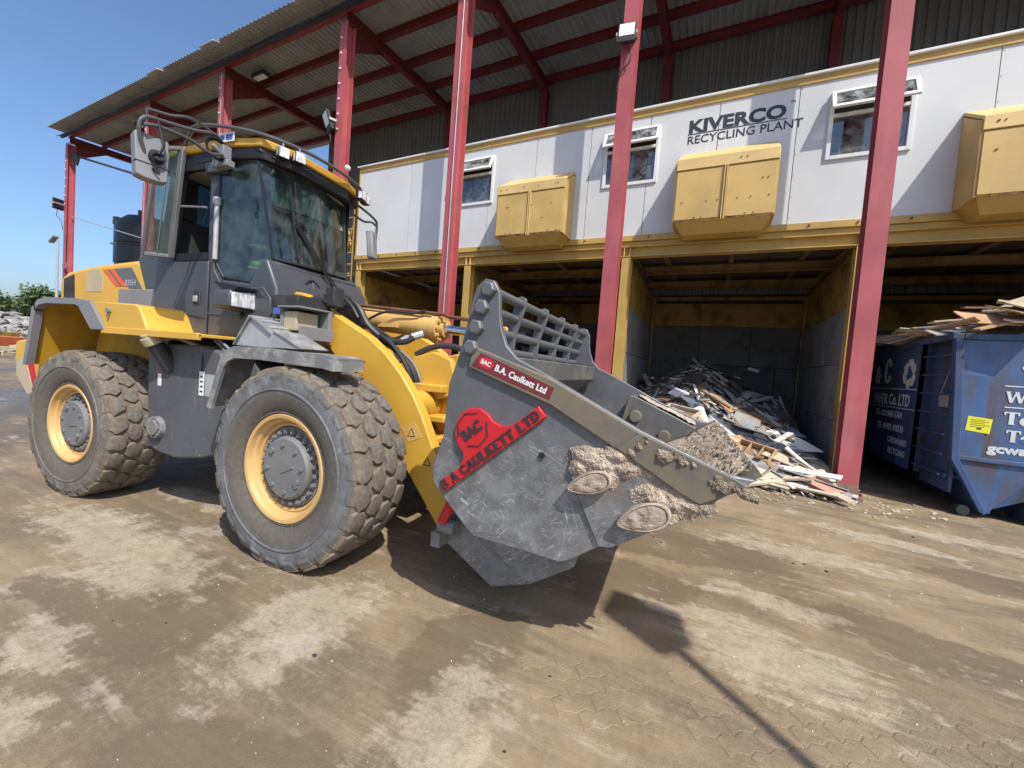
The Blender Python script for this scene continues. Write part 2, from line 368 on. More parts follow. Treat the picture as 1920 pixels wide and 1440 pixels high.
# ------------------------------------------------------------------ sky is the world; pavers showing through the mud
def zig(x, y):
    g = .004; L, Wd, z = .2, .1, .02
    top = [(0, 0), (L*.25, z), (L*.5, 0), (L*.75, z), (L, 0)]
    lo = [(px+(g if i == 0 else -g if i == 4 else 0), py+g) for i, (px, py) in enumerate(top)]
    hi = [(px+(g if i == 0 else -g if i == 4 else 0), py+Wd-g) for i, (px, py) in enumerate(top)][::-1]
    return lo+hi
def paver_mesh():
    P = zig(0, 0); cx = .1; cy = .057
    bot = [(p[0]-cx, p[1]-cy, -.004) for p in P]; mid = [(p[0]-cx, p[1]-cy, .0006) for p in P]
    top = [((p[0]-cx)*.965, (p[1]-cy)*.93, .0023) for p in P]
    m = MB(); n = len(P); m.add(bot+mid+top, [(i, (i+1) % n, n+(i+1) % n, n+i) for i in range(n)] + [(n+i, n+(i+1) % n, 2*n+(i+1) % n, 2*n+i) for i in range(n)] + [tuple(range(2*n, 3*n))])
    return m.mesh('paver', M_paver, sharp=20)
pme = paver_mesh(); cnt = 0
prg = random.Random(3)
spots = [(-1.75, 2.25, .5, .28), (.45, 2.3, .5, .3), (1.35, 2.55, .7, .35), (-.45, 2.05, .35, .2), (-2.75, 2.0, .4, .2)]
PR = Matrix.Rotation(R_(38), 4, 'Z')
for i in range(-24, 30):
    for j in range(-20, 60):
        p_ = PR @ Vector((i*.2 + (.1 if j % 2 else 0), j*.1, 0)); x, y = p_.x, p_.y
        k = min(math.hypot((x-a)/c, (y-b)/d) for a, b, c, d in spots)
        if k + prg.uniform(-.2, .2) < .95 and cnt < 290:
            link_mesh('paver', pme, ground, Matrix.Translation((x+prg.uniform(-.002, .002), y, prg.uniform(-.0008, .0005))) @ PR @ Matrix.Rotation(prg.uniform(-.012, .012), 4, 'Z')); cnt += 1

# ------------------------------------------------------------------ steel canopy shed
YC = 8.155
shed = thing('steel_shed', 'tall open steel shed with red columns and grey corrugated roof over the bays', 'shed', (0, YC, 0))
def sw(M=None): return Matrix.Translation((0, -YC, 0))
SM = sw()
def i_beam_z(mb, x, y, z0, z1, wf=.28, d=.3, tf=.022, tw=.016):
    mb.box(x-wf/2, x+wf/2, y, y+tf, z0, z1); mb.box(x-wf/2, x+wf/2, y+d-tf, y+d, z0, z1); mb.box(x-tw/2, x+tw/2, y+tf, y+d-tf, z0, z1)
cols = [-29.6, -21.5, -16.2, -10.16, -6.1, -2.05, 2.07, 6.15, 10.2]
for i, x in enumerate(cols):
    m = MB(); i_beam_z(m, x, YC, .012, 10.95); m.box(x-.2, x+.2, YC-.06, YC+.36, 0, .012)
    col_o = m.build('column', M_red, shed, SM)
    for bx in (-.17, .17):
        b = MB(); b.cyl((x+bx, YC-.03, .012), (x+bx, YC-.03, .05), .02, 6); b.build('anchor_bolt', M_rust, col_o)
    b = MB(); b.box(x-.142, x+.142, YC-.0035, YC-.0005, .012, .16); b.build('splash_band', M_splash, col_o)
    b = MB()
    if x < -9:
        for k in range(7): b.cyl((x-.05, YC-.001, 8.0+k*.42), (x-.05, YC-.03, 8.0+k*.42), .03, 8)
        b.build('bolt', M_trim, col_o)
    if x in (-6.1, -16.2, -21.5):
        c2 = MB(); c2.tube([(x+.05, YC-.02, 11), (x+.04, YC-.02, 6), (x+.05, YC-.02, 1.2)], .014, 6, 1); c2.build('conduit', M_galv, col_o)
RZ = lambda y: 11.0 + (y-YC)*.055      # underside line of the roof steel
def slope_beam(mb, x, y0, y1, depth, wf, tf=.02):
    for a, b, ww in ((0, tf, wf), (tf, depth-tf, .014), (depth-tf, depth, wf)):
        mb.loft([(x-ww/2, y0, RZ(y0)+a), (x+ww/2, y0, RZ(y0)+a), (x+ww/2, y0, RZ(y0)+b), (x-ww/2, y0, RZ(y0)+b)],
                [(x-ww/2, y1, RZ(y1)+a), (x+ww/2, y1, RZ(y1)+a), (x+ww/2, y1, RZ(y1)+b), (x-ww/2, y1, RZ(y1)+b)])
for x in cols:
    m = MB(); slope_beam(m, x, YC+.1, 13.4, .3, .2)
    m.py  # haunch
    m.loft([(x-.008, YC+.3, 10.3), (x-.008, YC+.3, RZ(YC+.3)), (x-.008, YC+1.5, RZ(YC+1.5))], [(x+.008, YC+.3, 10.3), (x+.008, YC+.3, RZ(YC+.3)), (x+.008, YC+1.5, RZ(YC+1.5))])
    m.build('rafter', M_redshade, shed, SM)
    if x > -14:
        m = MB(); i_beam_z(m, x, 13.1, 4.6, RZ(13.1)-.01, .22, .26); m.build('rear_column', M_redshade, shed, SM)
for y in (8.3, 9.5, 10.75, 12.0, 13.25):
    m = MB(); z = RZ(y)+.3
    m.box(-29.8, 11, y-.012, y+.012, z, z+.2); m.box(-29.8, 11, y-.07, y+.07, z+.2, z+.215); m.box(-29.8, 11, y-.07, y+.07, z-.012, z)
    m.build('purlin', M_redhalf if y < 9 else M_redshade, shed, SM)
# roof sheets, one corrugated sheet a metre wide each
def corr_profile(n=5, wdt=1.0, dep=.035):
    P = []
    for k in range(n):
        a = k*wdt/n; u = wdt/n
        P += [(a, 0), (a+u*.42, 0), (a+u*.52, dep), (a+u*.9, dep)]
    P.append((wdt, 0)); return P
def sheet_mesh(y0, y1, name, mat, th=.004):
    P = corr_profile(); m = MB(); n = len(P)
    A = [(x, y0, z+(y0)*.055) for x, z in P]; B = [(x, y1, z+(y1)*.055) for x, z in P]
    A2 = [(x, y, z+th) for x, y, z in A]; B2 = [(x, y, z+th) for x, y, z in B]
    m.add(A+B, [(i, i+1, n+i+1, n+i) for i in range(n-1)]); m.add(A2+B2, [(i, n+i, n+i+1, i+1) for i in range(n-1)])
    m.add(A+A2, [(i, n+i, n+i+1, i+1) for i in range(n-1)])
    return m.mesh(name, mat, 20)
rs = sheet_mesh(0, 6.35, 'roof_sheet', M_corr)
for k in range(41):
    link_mesh('roof_sheet', rs, shed, SM @ Matrix.Translation((-29.95+k, 7.58, RZ(7.58)+.519)))
# wall cladding behind
def wall_sheet(z0, z1):
    P = corr_profile(5, 1.0, .035); m = MB(); n = len(P)
    A = [(x, y, z0) for x, y in P]; B = [(x, y, z1) for x, y in P]
    m.add(A+B, [(i, i+1, n+i+1, n+i) for i in range(n-1)]); m.add([(x, y+.004, z) for x, y, z in A+B], [(i, n+i, n+i+1, i+1) for i in range(n-1)])
    return m.mesh('wall_sheet', M_wallc, 20)
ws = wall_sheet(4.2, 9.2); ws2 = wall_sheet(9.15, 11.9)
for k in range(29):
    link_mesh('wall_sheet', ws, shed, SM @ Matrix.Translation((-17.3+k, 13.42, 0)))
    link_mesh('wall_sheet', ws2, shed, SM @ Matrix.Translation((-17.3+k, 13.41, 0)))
# eaves gutter with cable
m = MB(); m.box(-29.8, 11, 7.98, 8.08, 11.17, 11.30); m.build('gutter', M_gutter, shed, SM)
m = MB(); pts = [(-30 + k*1.02, 7.93 + .02*math.sin(k*2.1), 11.25 - .07*abs(math.sin(k*.77))) for k in range(40)]
m.tube(pts, .02, 6, 2); m.build('eaves_cable', M_black, shed, SM)
# bracing at the open left end
m = MB(); m.cyl((-29.5, 8.35, 10.45), (-22.0, 8.4, 8.35), .05, 8); m.build('brace', M_gutter, shed, SM)
m = MB(); m.cyl((-29.5, 8.35, 7.42), (-22.0, 8.4, 5.8), .02, 8); m.build('brace', M_galv, shed, SM)
m = MB(); m.obox((-29.0, 8.3, 10.2), .9, .05, .35, Matrix.Rotation(R_(38), 3, 'Y')); m.build('gusset', M_gutter, shed, SM)
for z, ang in ((4.9, -8), (3.35, 32)):
    m = MB(); m.obox((-29.15, 8.1, z), .75, .03, .3, Matrix.Rotation(R_(ang), 3, 'Y')); m.build('fin_plate', M_red, shed, SM)
# floodlights and soffit lamps
def floodlight(name, label, pos, rx, rz, sc_=1., grp=None):
    t = thing(name, label, 'floodlight', pos, rz, grp)
    Mx = Matrix.Rotation(rx, 4, 'X')
    m = MB(); m.box(-.16*sc_, .16*sc_, -.03*sc_, .05*sc_, -.2*sc_, .2*sc_); m.build('housing', M_black, t, Mx, bevel=.008)
    m = MB(); m.box(-.135*sc_, .135*sc_, -.036*sc_, -.028*sc_, -.08*sc_, .175*sc_); m.build('lens', M_lens, t, Mx)
    m = MB(); m.box(-.19*sc_, -.165*sc_, -.02, .15*sc_, -.03, .03); m.box(.165*sc_, .19*sc_, -.02, .15*sc_, -.03, .03); m.box(-.19*sc_, .19*sc_, .13*sc_, .15*sc_, -.03, .03); m.build('bracket', M_galv, t)
    m = MB(); m.tube([(.05, .05, -.2*sc_), (.1, .08, -.45*sc_), (-.06, .12, -.6*sc_), (-.12, .14, -.95*sc_)], .012, 6); m.build('cable', M_black, t)
    return t
floodlight('floodlight', 'square black floodlight with a white lens on the column above the second window', (-2.07, 8.0, 8.2), R_(-12), R_(8), 1.05, 'floodlights on the columns')
floodlight('floodlight', 'small grey floodlight clamped to the column just above the loader cab roof', (-10.4, 7.98, 8.15), R_(20), R_(-25), 1.25, 'floodlights on the columns')
floodlight('floodlight', 'tiny floodlight jutting from the leftmost column against the sky', (-29.95, 8.0, 7.95), R_(0), R_(-70), 1.3, 'floodlights on the columns')
for lab, x, y, z in (('white strip lamp on the roof edge nearest the tall middle columns', -11.0, 7.54, 11.40), ('white strip lamp on the roof edge above the cab mirror side', -15.8, 7.54, 11.40), ('white strip lamp farthest left along the roof edge', -19.4, 7.54, 11.40)):
    t = thing('strip_lamp', lab, 'lamp', (x, y, z), 0, 'strip lamps along the roof edge')
    m = MB(); m.box(-.42, .42, -.10, -.02, -.02, .03); m.build('diffuser', M_galv, t, bevel=.02)
    m = MB(); m.box(-.5, .5, -.03, .06, -.02, .03); m.build('bracket', M_galv, t)
for lab, x in (('soffit lamp under the shed roof by the third column', -15.4), ('soffit lamp under the far left end of the shed roof', -24.2)):
    t = thing('soffit_lamp', lab, 'lamp', (x, 9.0, RZ(9.0)+.2), 0, 'lamps under the shed roof')
    m = MB(); m.box(-.35, .35, -.14, .14, -.0, .12); m.build('housing', M_gutter, t, bevel=.02)
    m = MB(); m.box(-.28, .28, -.09, .09, -.03, .0); m.build('diffuser', M_lens, t)

# ------------------------------------------------------------------ white sorting cabin on a steel frame
YW = 9.3
cabn = thing('sorting_cabin', 'long white panelled picking cabin with ochre trim raised above the waste bays', 'cabin', (0, YW, 4.5))
CM = Matrix.Translation((0, -YW, -4.5))
X0, X1 = -10.47, 9.2
seams = [X0, -8.4, -7.05, -5.72, -4.40, -3.02, -1.70, -.35, 1.0, 2.33, 3.66, 5.0, 6.35, 7.7, X1]
wins = [(-6.78, -5.58), (-2.68, -1.48), (1.48, 2.68), (5.6, 6.8)]
WZ0, WZ1 = 5.86, 7.06
def panel_cells(x0, x1):
    cuts = [(a, b) for a, b in wins if a < x1 and b > x0]
    cells = []
    if not cuts: return [(x0, x1, 4.74, 7.32)]
    a, b = cuts[0]; a = max(a, x0); b = min(b, x1)
    if a > x0: cells.append((x0, a, 4.74, 7.32))
    if b < x1: cells.append((b, x1, 4.74, 7.32))
    cells += [(a, b, 4.74, WZ0), (a, b, WZ1, 7.32)]
    return cells
for i in range(len(seams)-1):
    m = MB()
    for a, b, c, d in panel_cells(seams[i]+.006, seams[i+1]-.006): m.box(a, b, YW, YW+.05, c, d)
    m.build('wall_panel', M_panel, cabn, CM)
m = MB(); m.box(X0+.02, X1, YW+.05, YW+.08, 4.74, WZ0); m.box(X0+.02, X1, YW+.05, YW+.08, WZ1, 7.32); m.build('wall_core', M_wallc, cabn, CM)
m = MB(); m.box(X0, X0+.04, YW+.02, 12.6, 4.74, 7.32); m.build('end_wall', M_panel, cabn, CM)
m = MB(); m.box(X0, X1, 12.55, 12.6, 4.74, 7.32); m.build('rear_wall', M_panel, cabn, CM)
m = MB(); m.box(X0-.02, X1, YW-.025, YW+.06, 7.32, 7.45); m.box(X0-.02, X0+.03, YW-.02, YW+.02, 4.74, 7.32); m.build('ochre_trim', M_dyel, cabn, CM, bevel=.006)
m = MB(); m.box(X0-.08, X1, YW-.07, 12.7, 7.45, 7.5); m.build('roof', M_trim, cabn, CM, bevel=.01)
m = MB(); m.box(X0-.02, X1, YW-.05, YW+.1, 4.61, 4.738); m.build('base_rail', M_dyel, cabn, CM, bevel=.008)
m = MB()
for k in range(26):
    x = X0+.3+k*.72; m.cyl((x, YW-.05, 4.68), (x, YW-.065, 4.68), .022, 6)
m.build('rail_bolt', M_rust, cabn, CM, kind='stuff')
m = MB(); m.box(X0+.05, X1, YW+.1, 12.55, 4.62, 4.66); m.build('floor', M_ply, cabn, CM)
def cabin_window(a, b, i):
    fr = MB(); t = .07
    fr.box(a, a+t, YW-.035, YW+.05, WZ0, WZ1); fr.box(b-t, b, YW-.035, YW+.05, WZ0, WZ1)
    fr.box(a+t, b-t, YW-.035, YW+.05, WZ0, WZ0+t); fr.box(a+t, b-t, YW-.035, YW+.05, WZ1-t, WZ1); fr.box(a+t, b-t, YW-.03, YW+.05, 6.62, 6.68)
    o = fr.build('window', M_trim, cabn, CM, bevel=.006)
    p = MB(); p.box(a+t, b-t, YW+.012, YW+.02, WZ0+t, 6.62); p.build('pane', M_pane, o)
    # top-hung vent, pushed open at the bottom
    s = MB(); zt = WZ1-.02; L = .42; an = R_(26); 
    def q(u, v, w0): return (u, YW-.04 - math.sin(an)*v - math.cos(an)*w0, zt - math.cos(an)*v + math.sin(an)*w0)
    def bar(u0, u1, v0, v1, w0=0, w1=.045): s.loft([q(u0, v0, w0), q(u1, v0, w0), q(u1, v1, w0), q(u0, v1, w0)], [q(u0, v0, w1), q(u1, v0, w1), q(u1, v1, w1), q(u0, v1, w1)])
    bar(a+.0, a+.065, 0, L); bar(b-.065, b, 0, L); bar(a+.065, b-.065, 0, .06); bar(a+.065, b-.065, L-.065, L)
    s.build('vent_sash', M_trim, o, bevel=.005)
    g = MB(); g.loft([q(a+.065, .06, .02), q(b-.065, .06, .02), q(b-.065, L-.065, .02), q(a+.065, L-.065, .02)], [q(a+.065, .06, .026), q(b-.065, .06, .026), q(b-.065, L-.065, .026), q(a+.065, L-.065, .026)])
    g.build('vent_pane', M_ventp, o)
    # heap of wrapping film and paper against the glass
    rg = random.Random(i); pp = MB()
    for k in range(42):
        x = rg.uniform(a+.3, b-.1); z = WZ0+.1+rg.random()**1.5*.48
        rot = Matrix.Rotation(rg.uniform(-1.2, 1.2), 3, 'Y') @ Matrix.Rotation(rg.uniform(-.7, .7), 3, 'X')
        pp.obox((x, YW+.05+rg.uniform(0, .1), z), rg.uniform(.06, .32), .004, rg.uniform(.03, .16), rot)
    pp.build('film_scraps', M_paper, o, kind='stuff')
    d = MB(); d.box(a, b, YW+.9, YW+.93, WZ0, WZ1); d.build('back_board', M_wallc, o)
M_ventp = glass('vent_pane', (.55, .57, .57), .12, .5, (.42, .44, .44))
for i, (a, b) in enumerate(wins): cabin_window(a, b, i)
# dust-extraction chute boxes on the wall
def chute(x0, x1, sd):
    yf = 8.68; L = []
    b = MB(); zb, zl, zt = 4.74, 5.74, 6.3
    b.loft([(x0, yf, zb), (x1, yf, zb), (x1, yf, zl), (x0, yf, zl)], [(x0, YW-.003, zb), (x1, YW-.003, zb), (x1, YW-.003, 6.2), (x0, YW-.003, 6.2)])
    o = b.build('chute_box', M_box, cabn, CM, bevel=.01)
    f = MB(); xm = (x0+x1)/2+.02
    f.box(x0-.012, xm-.035, yf-.018, yf, zb+.03, zl-.03); f.box(xm+.035, x1+.012, yf-.018, yf, zb+.03, zl-.03); f.build('front_plate', M_box, o, bevel=.004)
    f = MB(); f.box(xm-.03, xm-.012, yf-.05, yf, zb-.02, zl); f.box(xm+.012, xm+.03, yf-.05, yf, zb-.02, zl); f.build('joint_flange', M_lid, o)
    l = MB(); ov = .035
    pr = [(yf-ov, zl-.01), (yf-ov, zl+.2), (YW-.004, zt+.06), (YW-.004, zt), (yf+.0, zl+.16), (yf, zl-.01)]
    l.px(pr, x0-ov, x1+ov); l.build('lid', M_lid, o, bevel=.008)
    for xx in (x0-ov-.01, x1+.0):
        s = MB(); s.px([(yf, zb), (yf, zl+.15), (YW-.004, zt-.02), (YW-.004, zb)], xx, xx+.045); s.build('side_flange', M_box, o, bevel=.005)
    u = MB(); u.loft([(x0, yf, zb-.002), (x1, yf, zb-.002), (x1, YW-.06, zb-.002), (x0, YW-.06, zb-.002)], [(x0+.14, yf+.22, zb-.2), (x1-.14, yf+.22, zb-.2), (x1-.14, YW-.06, zb-.2), (x0+.14, YW-.06, zb-.2)])
    u.build('bottom_hopper', M_dyel, o)
    rg = random.Random(sd); r = MB()
    for k in range(15):
        z = rg.choice([zb+.06, zl+.1, zb+.36, zb+.68]); x = rg.uniform(x0+.06, x1-.06)
        yy = yf-.02 if z < zl else yf-ov-.002
        r.cyl((x, yy+.004, z), (x, yy-.010, z), .012, 6)
    for k in range(16):
        x = rg.uniform(x0, x1); r.obox((x, yf-.021, zb+.012+rg.uniform(-.01, .012)), rg.uniform(.02, .12), .004, rg.uniform(.01, .025), Matrix.Rotation(rg.uniform(-.3, .3), 3, 'Y'))
    r.build('rust_spot', M_rust, o, kind='stuff')
for i, x in enumerate((-5.04, -.97, 3.34, 7.4)): chute(x, x+1.66, i+5)
m = MB()
for s_ in seams[1:-1]:
    for k in range(7):
        z = 4.86+k*.4
        if all(not (a-.06 < s_ < b+.06) or not (WZ0-.05 < z < WZ1+.05) for a, b in wins): m.cyl((s_+.03, YW, z), (s_+.03, YW-.006, z), .011, 6)
m.build('panel_fixing', M_galv, cabn, CM, kind='stuff')
# lettering on the wall
fm = face_M((-.92, YW-.004, 6.80), (1, 0, 0), (0, 0, 1))
text_mb('KIVERCO', .345, .005, fm, bold=.014, sx=1.19, spacing=1.02).build('lettering', M_ink, cabn, CM, sharp=None)
text_mb('RECYCLING PLANT', .232, .005, face_M((-.93, YW-.004, 6.565), (1, 0, 0), (0, 0, 1)), bold=.001, sx=1.0).build('lettering', M_ink, cabn, CM, sharp=None)
text_mb('TM', .06, .005, face_M((.86, YW-.004, 7.04), (1, 0, 0), (0, 0, 1))).build('lettering', M_ink, cabn, CM, sharp=None)
m = MB(); m.box(-.92, .83, YW-.0062, YW-.0012, 6.757, 6.772); m.build('lettering_rule', M_ink, cabn, CM)

# ------------------------------------------------------------------ ochre frame, bay walls
fr = thing('support_frame', 'ochre steel beam frame on posts carrying the white cabin', 'steel frame', (0, YW, 0)); FM = Matrix.Translation((0, -YW, 0))
def beam_x(m, x0, x1, y, z0, z1, wf=.2, tf=.018):
    m.box(x0, x1, y-wf/2, y+wf/2, z0, z0+tf); m.box(x0, x1, y-wf/2, y+wf/2, z1-tf, z1); m.box(x0, x1, y-.006, y+.006, z0+tf, z1-tf)
PX = [-10.3, -6.2, -1.97, 2.2, 6.35]
m = MB(); beam_x(m, -10.4, 9, YW+.06, 4.27, 4.5); m.build('front_beam', M_dyel, fr, FM)
m = MB(); m.box(-10.4, 9, YW+.0, YW+.14, 4.503, 4.605); m.build('packing_rail', M_dyel, fr, FM)
for x in PX:
    m = MB(); m.box(x-.1, x+.1, YW-.03, YW-.01, 0, 4.26); m.box(x-.1, x+.1, YW+.17, YW+.19, 0, 4.26); m.box(x-.008, x+.008, YW-.01, YW+.17, 0, 4.26)
    m.build('post', M_dyel, fr, FM)
    m = MB(); m.box(x-.07, x-.055, YW-.035, YW+.05, 4.29, 4.48); m.build('stiffener', M_lid, fr, FM); m = MB(); m.box(x+.055, x+.07, YW-.035, YW+.05, 4.29, 4.48); m.build('stiffener', M_lid, fr, FM)
    m = MB(); beam2 = m; m.box(x-.1, x+.1, YW+.2, 14, 4.16, 4.18); m.box(x-.006, x+.006, YW+.2, 14, 4.18, 4.42); m.box(x-.1, x+.1, YW+.2, 14, 4.42, 4.44); m.build('cross_beam', M_joist, fr, FM)
for y in (10.9, 12.6):
    m = MB(); beam_x(m, -10.2, 9, y, 4.24, 4.42, .12, .012); m.build('joist', M_joist, fr, FM)
for k in range(14):
    x = -9.45+k*1.37
    m = MB(); m.box(x-.05, x+.05, YW+.17, 13.9, 4.445, 4.52); m.build('joist', M_joist, fr, FM)
for k in range(7):
    m = MB(); m.box(-10.3+k*2.8, -7.52+k*2.8, YW+.2, 14.0, 4.525, 4.545); m.build('deck_board', M_ply, fr, FM)
# bay dividers
def divider(x, label, mat0):
    t = thing('bay_wall', label, 'wall', (x, 11.5, 0), 0, 'walls between the waste bays'); D = Matrix.Translation((-x, -11.5, 0))
    rows = [(0, 1.06), (1.07, 2.14), (2.15, 3.2)]
    for r, (a, b) in enumerate(rows):
        ys = [YW+.3, 11.0, 12.6, 13.95] if r % 2 == 0 else [YW+.3, 10.2, 11.8, 13.95]
        for j in range(3):
            m = MB(); m.box(x-.09, x+.09, ys[j]+.006, ys[j+1]-.006, a, b); m.build('concrete_panel', mat0, t, D, bevel=.012)
    for j in range(3):
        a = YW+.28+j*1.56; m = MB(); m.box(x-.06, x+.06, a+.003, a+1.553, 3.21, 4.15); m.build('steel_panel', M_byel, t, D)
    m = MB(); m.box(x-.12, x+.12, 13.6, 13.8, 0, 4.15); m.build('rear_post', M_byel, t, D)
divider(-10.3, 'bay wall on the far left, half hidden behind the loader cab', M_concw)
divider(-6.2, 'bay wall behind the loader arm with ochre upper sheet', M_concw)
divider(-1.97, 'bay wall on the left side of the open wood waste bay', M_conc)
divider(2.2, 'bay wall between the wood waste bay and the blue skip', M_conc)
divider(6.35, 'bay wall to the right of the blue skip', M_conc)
t = thing('rear_wall', 'dark concrete wall closing the back of the waste bays', 'wall', (0, 14.1, 0)); D = Matrix.Translation((0, -14.1, 0))
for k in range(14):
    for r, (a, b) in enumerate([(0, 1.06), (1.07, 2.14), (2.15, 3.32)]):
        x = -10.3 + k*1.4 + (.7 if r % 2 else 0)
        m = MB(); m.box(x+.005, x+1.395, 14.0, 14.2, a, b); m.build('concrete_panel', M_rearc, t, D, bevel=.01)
for k in range(10):
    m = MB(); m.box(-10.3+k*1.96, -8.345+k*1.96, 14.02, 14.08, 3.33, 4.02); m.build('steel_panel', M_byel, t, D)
m = MB(); m.box(-10.4, 9.2, 14.21, 14.25, 0, 4.6); m.build('gap_blocker', M_gutter, t, D)  # dark sheet added to block sky showing through gaps in the wall
m = MB(); m.box(-10.4, 9.2, 13.97, 14.0, 4.13, 4.23); m.build('top_rail', M_byel, t, D)
# ------------------------------------------------------------------ wheel loader: materials
M_yel = paint('loader_yellow', (.64, .365, .05), .42, 0, .08, 1.2, (.50, .36, .17), .34, 3.0, spk=.2, dust=(.5, .4, .25))
M_yeld = paint('loader_yellow_dusty', (.62, .38, .12), .5, 0, .08, 1.5, (.45, .34, .19), .4, 4, spk=.3, dust=(.5, .42, .3))
M_yeli = paint('loader_yellow_inner', (.5, .27, .02), .55, 0, .12, 2, (.22, .15, .07), .5, 3)
M_cab = paint('cab_grey', (.062, .066, .074), .42, 0, .1, 1.5, (.15, .14, .125), .22, 3.0, spk=.15, dust=(.3, .28, .25), streak=True)
M_cabl = paint('grey_plastic', (.20, .203, .208), .55, 0, .08, 2.5, (.33, .3, .26), .3, 5, spk=.2, dust=(.4, .38, .33))
M_tank = paint('tank_grey', (.085, .09, .097), .5, 0, .12, 2, (.26, .255, .245), .34, 15, spk=.9, dust=(.42, .41, .38), streak=True)
M_fend = paint('fender_dusty', (.18, .18, .18), .7, 0, .15, 3, (.40, .375, .34), .5, 5, spk=.3, dust=(.45, .42, .37))
M_chas = paint('chassis_dark', (.03, .03, .031), .65, 0, .2, 4, (.1, .085, .065), .4, 5)
M_tube = flat('rail_tube', (.085, .087, .09), .4)
M_hose = flat('hose_rubber', (.03, .03, .032), .5)
M_hub = paint('hub_grey', (.20, .202, .2), .5, .2, .12, 6, (.24, .22, .19), .35, 9, spk=.3, dust=(.4, .38, .33))
M_chrome = flat('chrome_rod', (.72, .74, .8), .12, 1.0)
M_stick = flat('white_sticker', (.75, .75, .73), .4)
M_stickg = flat('grey_sticker', (.36, .365, .37), .45)
M_blue = flat('blue_sticker', (.08, .12, .4), .4)
M_orange = flat('orange_decal', (.72, .11, .012), .4)
M_dgrey = flat('grey_decal', (.11, .115, .12), .4)
M_pale = paint('pale_dusty_panel', (.46, .38, .25), .6, 0, .1, 3, (.36, .3, .2), .3, 5)
M_redp = paint('red_enamel', (.55, .018, .028), .32, 0, .08, 2, (.35, .1, .08), .12, 8)
M_maroon = paint('maroon_sticker', (.16, .022, .03), .35, 0, .15, 2, (.16, .1, .08), .35, 6)
M_glass = glass('cab_glass', (.52, .64, .62), .07, .07, (.3, .36, .35))
M_interior = flat('cab_interior', (.03, .03, .032), .8)
M_liner = flat('cab_liner', (.28, .27, .25), .85)
M_hivis = flat('hivis_yellow', (.55, .85, .04), .7)
M_reflgrey = flat('reflection_grey', (.4, .4, .36), .8)  # grey of the added shapes that stand for the reflection
M_clear = glass('lamp_glass', (.9, .92, .95), .12, .05)
M_refl = flat('lamp_reflector', (.85, .85, .87), .15, .7)

def tyre_mat(name, ring, amount):
    t = NT(name); o = t.obj(); s = t.node('ShaderNodeSeparateXYZ'); t.link(o, s.inputs[0])
    r = t.math('SQRT', t.math('ADD', t.math('MULTIPLY', s.outputs[0], s.outputs[0]), t.math('MULTIPLY', s.outputs[2], s.outputs[2])))
    n1 = t.noise(o, 5, 6, .65).outputs[0]; n2 = t.noise(o, 28, 5, .7).outputs[0]; n3 = t.noise(t.mapping(o, scale=(1, 4, 1)), 9, 6, .7).outputs[0]
    c = t.mix(t.rng(n2, .3, .7), (.082, .074, .064), (.135, .12, .1))
    rw = t.math('ADD', r, t.math('MULTIPLY', t.math('SUBTRACT', n1, .5), .05))
    inner = t.math('MULTIPLY', t.rng(rw, .40, .47), t.rng(rw, .55, .49))
    c = t.mix(t.math('MULTIPLY', inner, .5), c, (.15, .13, .105))
    rg = t.math('MULTIPLY', t.rng(rw, .50, .58), t.rng(rw, .705, .64))
    c = t.mix(t.math('MULTIPLY', t.math('MULTIPLY', rg, amount), t.rng(n3, .25, .6)), c, ring)
    # sprayed streaks of pale slurry on the wall
    c = t.mix(t.math('MULTIPLY', t.math('MULTIPLY', rg, t.rng(n3, .55, .72)), .55*amount), c, (.36, .37, .37))
    ay = t.math('ABSOLUTE', s.outputs[1])
    tread = t.math('MULTIPLY', t.rng(rw, .668, .695), t.rng(ay, .272, .252))
    mud = t.mix(t.rng(n1, .3, .7), (.145, .118, .088), (.225, .185, .14)); mud = t.mix(t.rng(n2, .5, .75), mud, (.29, .25, .20))
    worn = t.mix(t.rng(n2, .35, .65), (.115, .105, .09), (.19, .17, .142))
    mud = t.mix(t.rng(rw, .712, .73), mud, worn)
    c = t.mix(tread, c, mud)
    t.link(c, t.b.inputs['Base Color']); t.b.inputs['Roughness'].default_value = .85; t.b.inputs['Specular IOR Level'].default_value = .25
    h = t.math('ADD', n2, t.math('MULTIPLY', n3, .6)); t.bump(h, .55, .006); return t.m
M_tyreF = tyre_mat('tyre_rubber_slurry', (.165, .172, .178), .9)
M_tyreR = tyre_mat('tyre_rubber_dusty', (.2, .18, .15), .8)
M_rim = paint('rim_ochre', (.60, .37, .14), .5, 0, .08, 3, (.42, .32, .2), .35, 6, spk=.35, dust=(.5, .42, .3))

